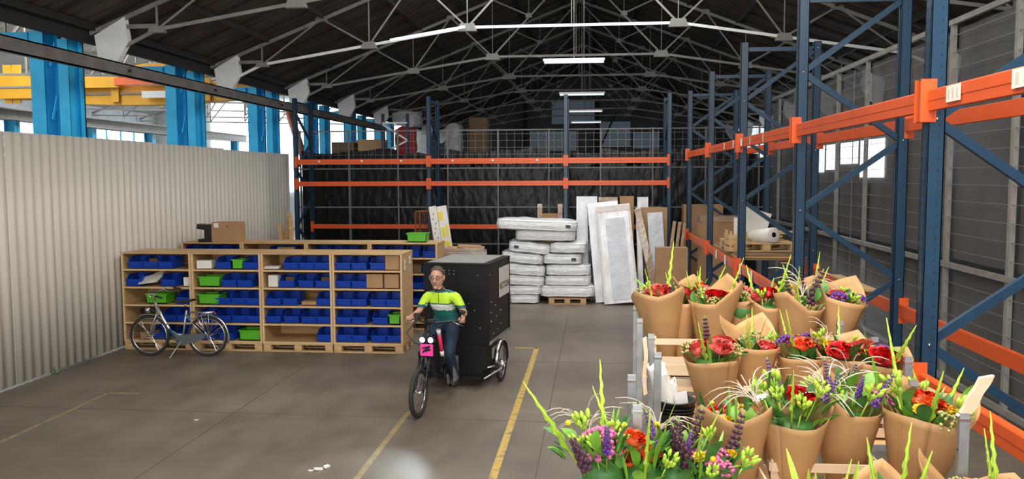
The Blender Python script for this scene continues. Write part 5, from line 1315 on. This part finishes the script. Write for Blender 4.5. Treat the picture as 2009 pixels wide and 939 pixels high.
LF = [leaf_mesh(.10, .045, 'leaf', .5, True), leaf_mesh(.12, .032, 'leaf', .35), leaf_mesh(.09, .042, 'leaf2', .6, True), leaf_mesh(.17, .016, 'leaf2', .25), leaf_mesh(.08, .04, 'leaf3', .7, True)]
BLADE = leaf_mesh(.28, .028, 'lightgreen', .12)
KIND = {'red': [ruffle(.045, 'red_fl', seed=1), ruffle(.05, 'red_fl', seed=2)], 'orange': [ruffle(.04, 'orange_fl', seed=3), ruffle(.045, 'orange_fl', seed=4)], 'coral': [ruffle(.045, 'coral_fl', seed=5, petals=44)],
        'purple': [spike(.10, .011, 'purple_fl', 1), spike(.13, .012, 'purple_fl', 2)], 'plum': [spike(.16, .020, 'plum', 3, 'dark_plume')], 'glad': [glad(.20, 1), glad(.26, 2)],
        'pink': [cluster(.055, 'pink_fl', 1), cluster(.045, 'pink_fl', 2)], 'ball': [ballfl(.014, 'yellow_fl')], 'yellow': [ruffle(.03, 'yellow_fl', seed=7, petals=22)], 'white': [daisy(.022, 'white_fl')],
        'bud': [bud_sprig(seed=1), bud_sprig(seed=2)], 'grass': [grass(16, .17, 'grassw', 1), grass(12, .14, 'grassw', 2)], 'berry': [cluster(.035, 'berry', 5, 'berry_sprig', 26, .8, .17)], 'berryr': [cluster(.04, 'coral_fl', 6, 'berry_sprig', 30, .7, .17)],
        'leaf': LF, 'blade': [BLADE], 'violet': [cluster(.04, 'purple_fl', 8, flat=.5)]}
for k_ in KIND.values():
    for me in k_: me.use_fake_user = False

# wraps: sheet rolled to a cone, high pointed corners behind, dipping front
def wrap_mesh(h, r0, r1, peak, seed, turn=1.12):
    r_ = random.Random(seed); ph = r_.uniform(0, 6); back = pi/2+r_.uniform(-.5, .5); b = MB()
    def fn(u, v):
        a = back-pi*turn+2*pi*turn*u+ph*0; d = abs(((a-back+pi) % (2*pi))-pi)/pi     # 0 back, 1 front
        c1 = max(0, 1-abs(d-.28)/.28); top = h+peak*(.45*(1-d)+.75*c1)-.03*sin(pi*d)
        z = top*v; q = z/h; r = r0+(r1-r0)*min(1.25, q)**.85+.012*max(0, q-.9)*4; r *= 1+.018*sin(3*a+ph)+.012*sin(7*a+ph*2+3*v)
        if u > .92: r += .006
        return (r*cos(a), r*sin(a)*.92, z)
    b.grid(fn, 48, 12); me = b.mesh('paper_wrap', M['kraft']); return me
WR = [wrap_mesh(.43, .05, .168, .11, 1), wrap_mesh(.43, .052, .160, .15, 2), wrap_mesh(.41, .05, .155, .08, 3), wrap_mesh(.44, .05, .170, .18, 4)]
WN = [wrap_mesh(.44, .04, .12, .12, 5), wrap_mesh(.44, .04, .10, .10, 6)]
def bouquet(label, rim, tilt, scale, mix, seed, wrap=0, rz=0, narrow=False, blen=.43, leaves=8, spread=.12, lift=0):
    r_ = random.Random(seed); ax = Vector((tilt[0], tilt[1], 1)).normalized(); base = Vector(rim)-ax*blen*scale
    t = thing('bouquet', label, 'bouquet', base, 0, 'paper-wrapped bouquets on the trolleys')
    q = Vector((0, 0, 1)).rotation_difference(ax) @ Euler((0, 0, rz)).to_quaternion()
    t.rotation_mode = 'XYZ'; t.rotation_euler = q.to_euler(); t.scale = (scale,)*3
    if wrap is not None:
        o = link('paper_wrap', (WN if narrow else WR)[wrap % (2 if narrow else 4)], t); s_ = o.modifiers.new('t', 'SOLIDIFY'); s_.thickness = .0015
        b = MB(); b.lathe([(.001, .06), (.075, .30), (.10, .37), (.075, .395), (.001, .40)], 14); 
        part('stems', b, M['leaf'], t, kind='stuff')
    else:
        b = MB()
        for k in range(14): a = r_.uniform(0, 6.28); d = r_.uniform(.02, .09); b.cyl((cos(a)*.02, sin(a)*.02, 0), (cos(a)*d, sin(a)*d, .42), .004, 5)
        b.ball((0, 0, .35), .09, 10); part('stems', b, M['leaf'], t, kind='stuff')
    sp = spread*(.6 if narrow else 1)
    for k in range(int(leaves*1.5)):
        a = 2*pi*k*.618+r_.uniform(-.3, .3); d = sp*r_.uniform(.15, 1.0)
        o = link('leaf', r_.choice(LF), t, (d*cos(a), d*sin(a), .375+lift+r_.uniform(-.02, .06)), (r_.uniform(.1, .75), r_.uniform(-.25, .25), a+pi/2+pi*0)); s_ = r_.uniform(.8, 1.25); o.scale = (s_, s_, s_)
    n = 0
    for kd, c in mix:
        for _ in range(c):
            a = n*2.4+r_.uniform(-.4, .4); d = sp*math.sqrt((n+.5)/max(1, sum(c_ for _, c_ in mix)))*1.05; n += 1
            z = {'glad': .42, 'grass': .44, 'purple': .45, 'ball': .52, 'blade': .40, 'plum': .42}.get(kd, .445)+lift+r_.uniform(-.02, .035)
            me = r_.choice(KIND[kd]); tl = .5*d/.12; gain = {'red': 1.55, 'coral': 1.6, 'orange': 1.5, 'pink': 1.35, 'violet': 1.4, 'berry': 1.3, 'berryr': 1.35, 'purple': 1.25, 'plum': 1.25, 'yellow': 1.3, 'white': 1.3, 'leaf': 1.25, 'grass': 1.25}.get(kd, 1.0)
            qt = Vector((0, 0, 1)).rotation_difference(Vector((tl*cos(a)*.9, tl*sin(a)*.9, 1))) @ Euler((0, 0, r_.uniform(0, 6))).to_quaternion()
            o = link(me.name.split('.')[0], me, t, (d*cos(a), d*sin(a), z), qt.to_euler()); s_ = r_.uniform(.85, 1.2)*gain
            o.scale = (s_, s_, s_)
    return t
A_ = [('berryr', 2), ('coral', 1), ('bud', 1), ('glad', 2), ('berry', 2)]
bouquet('far left bouquet in a broad wrap with coral berries, nearest the floor lane', (.47, 6.05, 2.10), (-.12, -.05), 1.08, [('coral', 2), ('berryr', 2), ('bud', 2), ('glad', 2), ('berry', 1), ('plum', 1)], 1, 0, 2.7)
bouquet('narrow folded bouquet tucked right of the far left broad one', (.64, 6.12, 2.07), (.0, 0), 1.0, [('coral', 1), ('glad', 1)], 2, 0, 1, True)
bouquet('far bouquet with a single red bloom low in its dipping wrap', (.86, 6.05, 2.08), (.02, -.03), 1.06, [('red', 2), ('glad', 2), ('berry', 2), ('white', 1), ('leaf', 1)], 3, 3, -1.1)
bouquet('far back bouquet with brownish orange tips behind the red bloom', (.79, 6.42, 2.10), (0, .05), .95, [('orange', 2), ('berryr', 1), ('glad', 3)], 4, 1, .5)
bouquet('slim far bouquet of pale berries between two broad wraps', (1.06, 6.1, 2.09), (.02, 0), 1.0, [('berry', 3), ('berryr', 1), ('orange', 1)], 5, 1, .2, True)
bouquet('far bouquet with a dark red crest and light green tips', (1.25, 6.1, 2.09), (.02, 0), 1.02, [('red', 1), ('coral', 1), ('glad', 2), ('bud', 2), ('plum', 1)], 6, 2, 1.1)
bouquet('far bouquet with upright green blades and brown seed heads', (1.46, 6.02, 2.08), (.10, -.03), 1.08, [('berry', 2), ('plum', 2), ('glad', 2), ('leaf', 2), ('grass', 1)], 7, 0, 1.2)
bouquet('far bouquet of seed heads tucked behind the leaning one', (1.62, 6.38, 2.10), (.04, .04), .98, [('plum', 2), ('glad', 3), ('grass', 1)], 8, 1, .1)
bouquet('far right bouquet leaning towards the rack with orange and dark purple blooms', (1.79, 6.12, 2.09), (.2, 0), 1.05, [('orange', 2), ('bud', 2), ('violet', 2), ('leaf', 1)], 9, 3, .8)
bouquet('middle left bouquet with large coral crests in a broad wrap', (.70, 4.95, 1.95), (-.06, -.04), 1.08, [('coral', 4), ('berry', 2), ('plum', 1), ('glad', 1)], 10, 2, .1, leaves=6, spread=.15)
bouquet('middle bouquet with one tall pale paper corner beside the coral one', (.98, 5.15, 1.95), (.03, 0), 1.0, [('berry', 2), ('coral', 1), ('glad', 2)], 11, 3, .9)
bouquet('middle bouquet with orange blooms before the leaning far wrap', (1.27, 5.12, 1.93), (.03, 0), 1.0, [('coral', 2), ('orange', 1), ('violet', 2), ('yellow', 1), ('glad', 2), ('grass', 1), ('bud', 1)], 12, 2, 0, leaves=12, spread=.15, lift=.02)
bouquet('middle bouquet with orange and crimson blooms, second from the rack', (1.49, 5.05, 1.92), (.06, 0), 1.0, [('coral', 2), ('red', 1), ('bud', 2), ('yellow', 1), ('glad', 1)], 13, 1, -.2, leaves=10, spread=.15, lift=.02)
bouquet('middle right bouquet with a mass of red blooms beside the blue upright', (1.68, 5.0, 1.90), (.12, -.02), 1.0, [('red', 3), ('coral', 2), ('glad', 1), ('violet', 1)], 14, 0, -.6, spread=.14, lift=.02)
bouquet('bouquet with pink and red zinnias, white daisies and dark leaves', (.69, 4.28, 1.74), (-.08, 0), .85, [('red', 2), ('orange', 1), ('white', 2), ('ball', 2), ('leaf', 3)], 15, 2, .2)
bouquet('tall bare orange-brown wrap left of the broad-rimmed crate', (.67, 3.98, 1.80), (-.04, -.05), 1.02, [('yellow', 1), ('leaf', 2)], 16, 1, 2.6)
bouquet('large front bouquet with a red bloom and pale feathery grass', (.945, 4.0, 1.87), (0, -.04), 1.10, [('red', 1), ('leaf', 7), ('bud', 6), ('white', 2), ('purple', 2), ('glad', 1), ('grass', 2)], 17, 2, -1.0, leaves=22, spread=.15, lift=.02)
bouquet('front bouquet with violet spikes and lush green leaves', (1.25, 4.16, 1.86), (.03, -.04), 1.08, [('leaf', 7), ('purple', 5), ('bud', 4), ('grass', 2), ('pink', 1)], 18, 1, .8, leaves=24, spread=.15, lift=.02)
bouquet('largest front right bouquet with orange and yellow blooms', (1.58, 4.05, 1.87), (.12, -.02), 1.2, [('orange', 2), ('yellow', 2), ('glad', 3), ('bud', 3), ('leaf', 3), ('berry', 2)], 19, 0, -1.0, leaves=20, spread=.15)
bouquet('loose bouquet at the bottom left corner with pink heads and lily buds', (.03, 3.50, 1.80), (-.12, 0), 1.05, [('pink', 3), ('bud', 5), ('ball', 2), ('purple', 1), ('glad', 2), ('orange', 1), ('leaf', 5), ('grass', 1), ('plum', 1)], 20, None, 0, leaves=34, lift=.03, spread=.17)
bouquet('loose green bouquet beside the bottom left one with an orange bloom', (.21, 3.55, 1.77), (0, 0), 1.0, [('orange', 2), ('blade', 2), ('leaf', 7), ('glad', 2), ('grass', 1), ('bud', 2)], 21, None, 1, leaves=30, spread=.16)
bouquet('loose bouquet with dark plum plumes and violet spikes', (.36, 3.60, 1.76), (0, -.03), 1.02, [('plum', 3), ('purple', 4), ('pink', 1), ('ball', 1), ('blade', 2), ('leaf', 3)], 22, None, 2, leaves=24, spread=.15)
bouquet('loose bouquet with pink heads and yellow blooms before the bare wrap', (.52, 3.58, 1.74), (.04, -.02), 1.0, [('pink', 3), ('yellow', 2), ('ball', 2), ('plum', 2), ('bud', 3), ('white', 1)], 23, None, 3, leaves=22, spread=.16)
bouquet('cut off bottom bouquet with green spears, left of the bottom right pair', (1.22, 3.42, 1.64), (.0, -.05), 1.0, [('glad', 3), ('berry', 3), ('orange', 1), ('blade', 1)], 24, 1, .4)
bouquet('bottom right bouquet with a tall paper corner and dark purple blooms', (1.53, 3.42, 1.66), (.06, 0), 1.0, [('violet', 3), ('bud', 1), ('yellow', 1), ('berry', 1)], 25, 3, 2.2)
bouquet('bouquet at the bottom right corner with brown berries and green blades', (1.68, 3.40, 1.66), (.12, -.02), 1.0, [('berry', 3), ('berryr', 1), ('glad', 3), ('violet', 1), ('yellow', 1)], 26, 0, .2)
bouquet('cut off spray of narrow green blades in front of the broad-rimmed crate', (.95, 3.45, 1.55), (0, 0), .9, [('blade', 5), ('glad', 1), ('yellow', 1)], 27, 2, 1.2)
# parked bicycle dimly visible behind the right partition
bicycle('dim bicycle parked behind the right partition near the lower right', (6.35, 9.4, 0), rad(-80))
# low bench below the picture's edge that carries the foremost bouquets
t = thing('display_bench', 'wooden bench under the loose bouquets at the bottom edge', 'bench', (-.16, 3.06, 0))
b = MB(); b.bb(0, 2.02, 0, .50, 1.175, 1.20); part('bench_top', b, M['rawwood'], t)
for x in (.04, 1.98):
    for y in (.04, .46): b = MB(); b.bb(x-.03, x+.03, y-.03, y+.03, 0, 1.175); part('leg', b, M['rawwood'], t)
bk = [o for o in COL.objects if o.name == 'bucket'][0]
for x, y, lb in ((.0, 3.46, 'bucket under the loose bottom left bouquet with pink heads'), (.21, 3.46, 'bucket under the loose green bouquet'), (.40, 3.44, 'bucket under the plum plumes'), (.60, 3.42, 'bucket under the loose pink and yellow bouquet')):
    o = dup(bk, (x, y, 1.201), label='black plastic '+lb); o.scale = (.85, .85, .85)
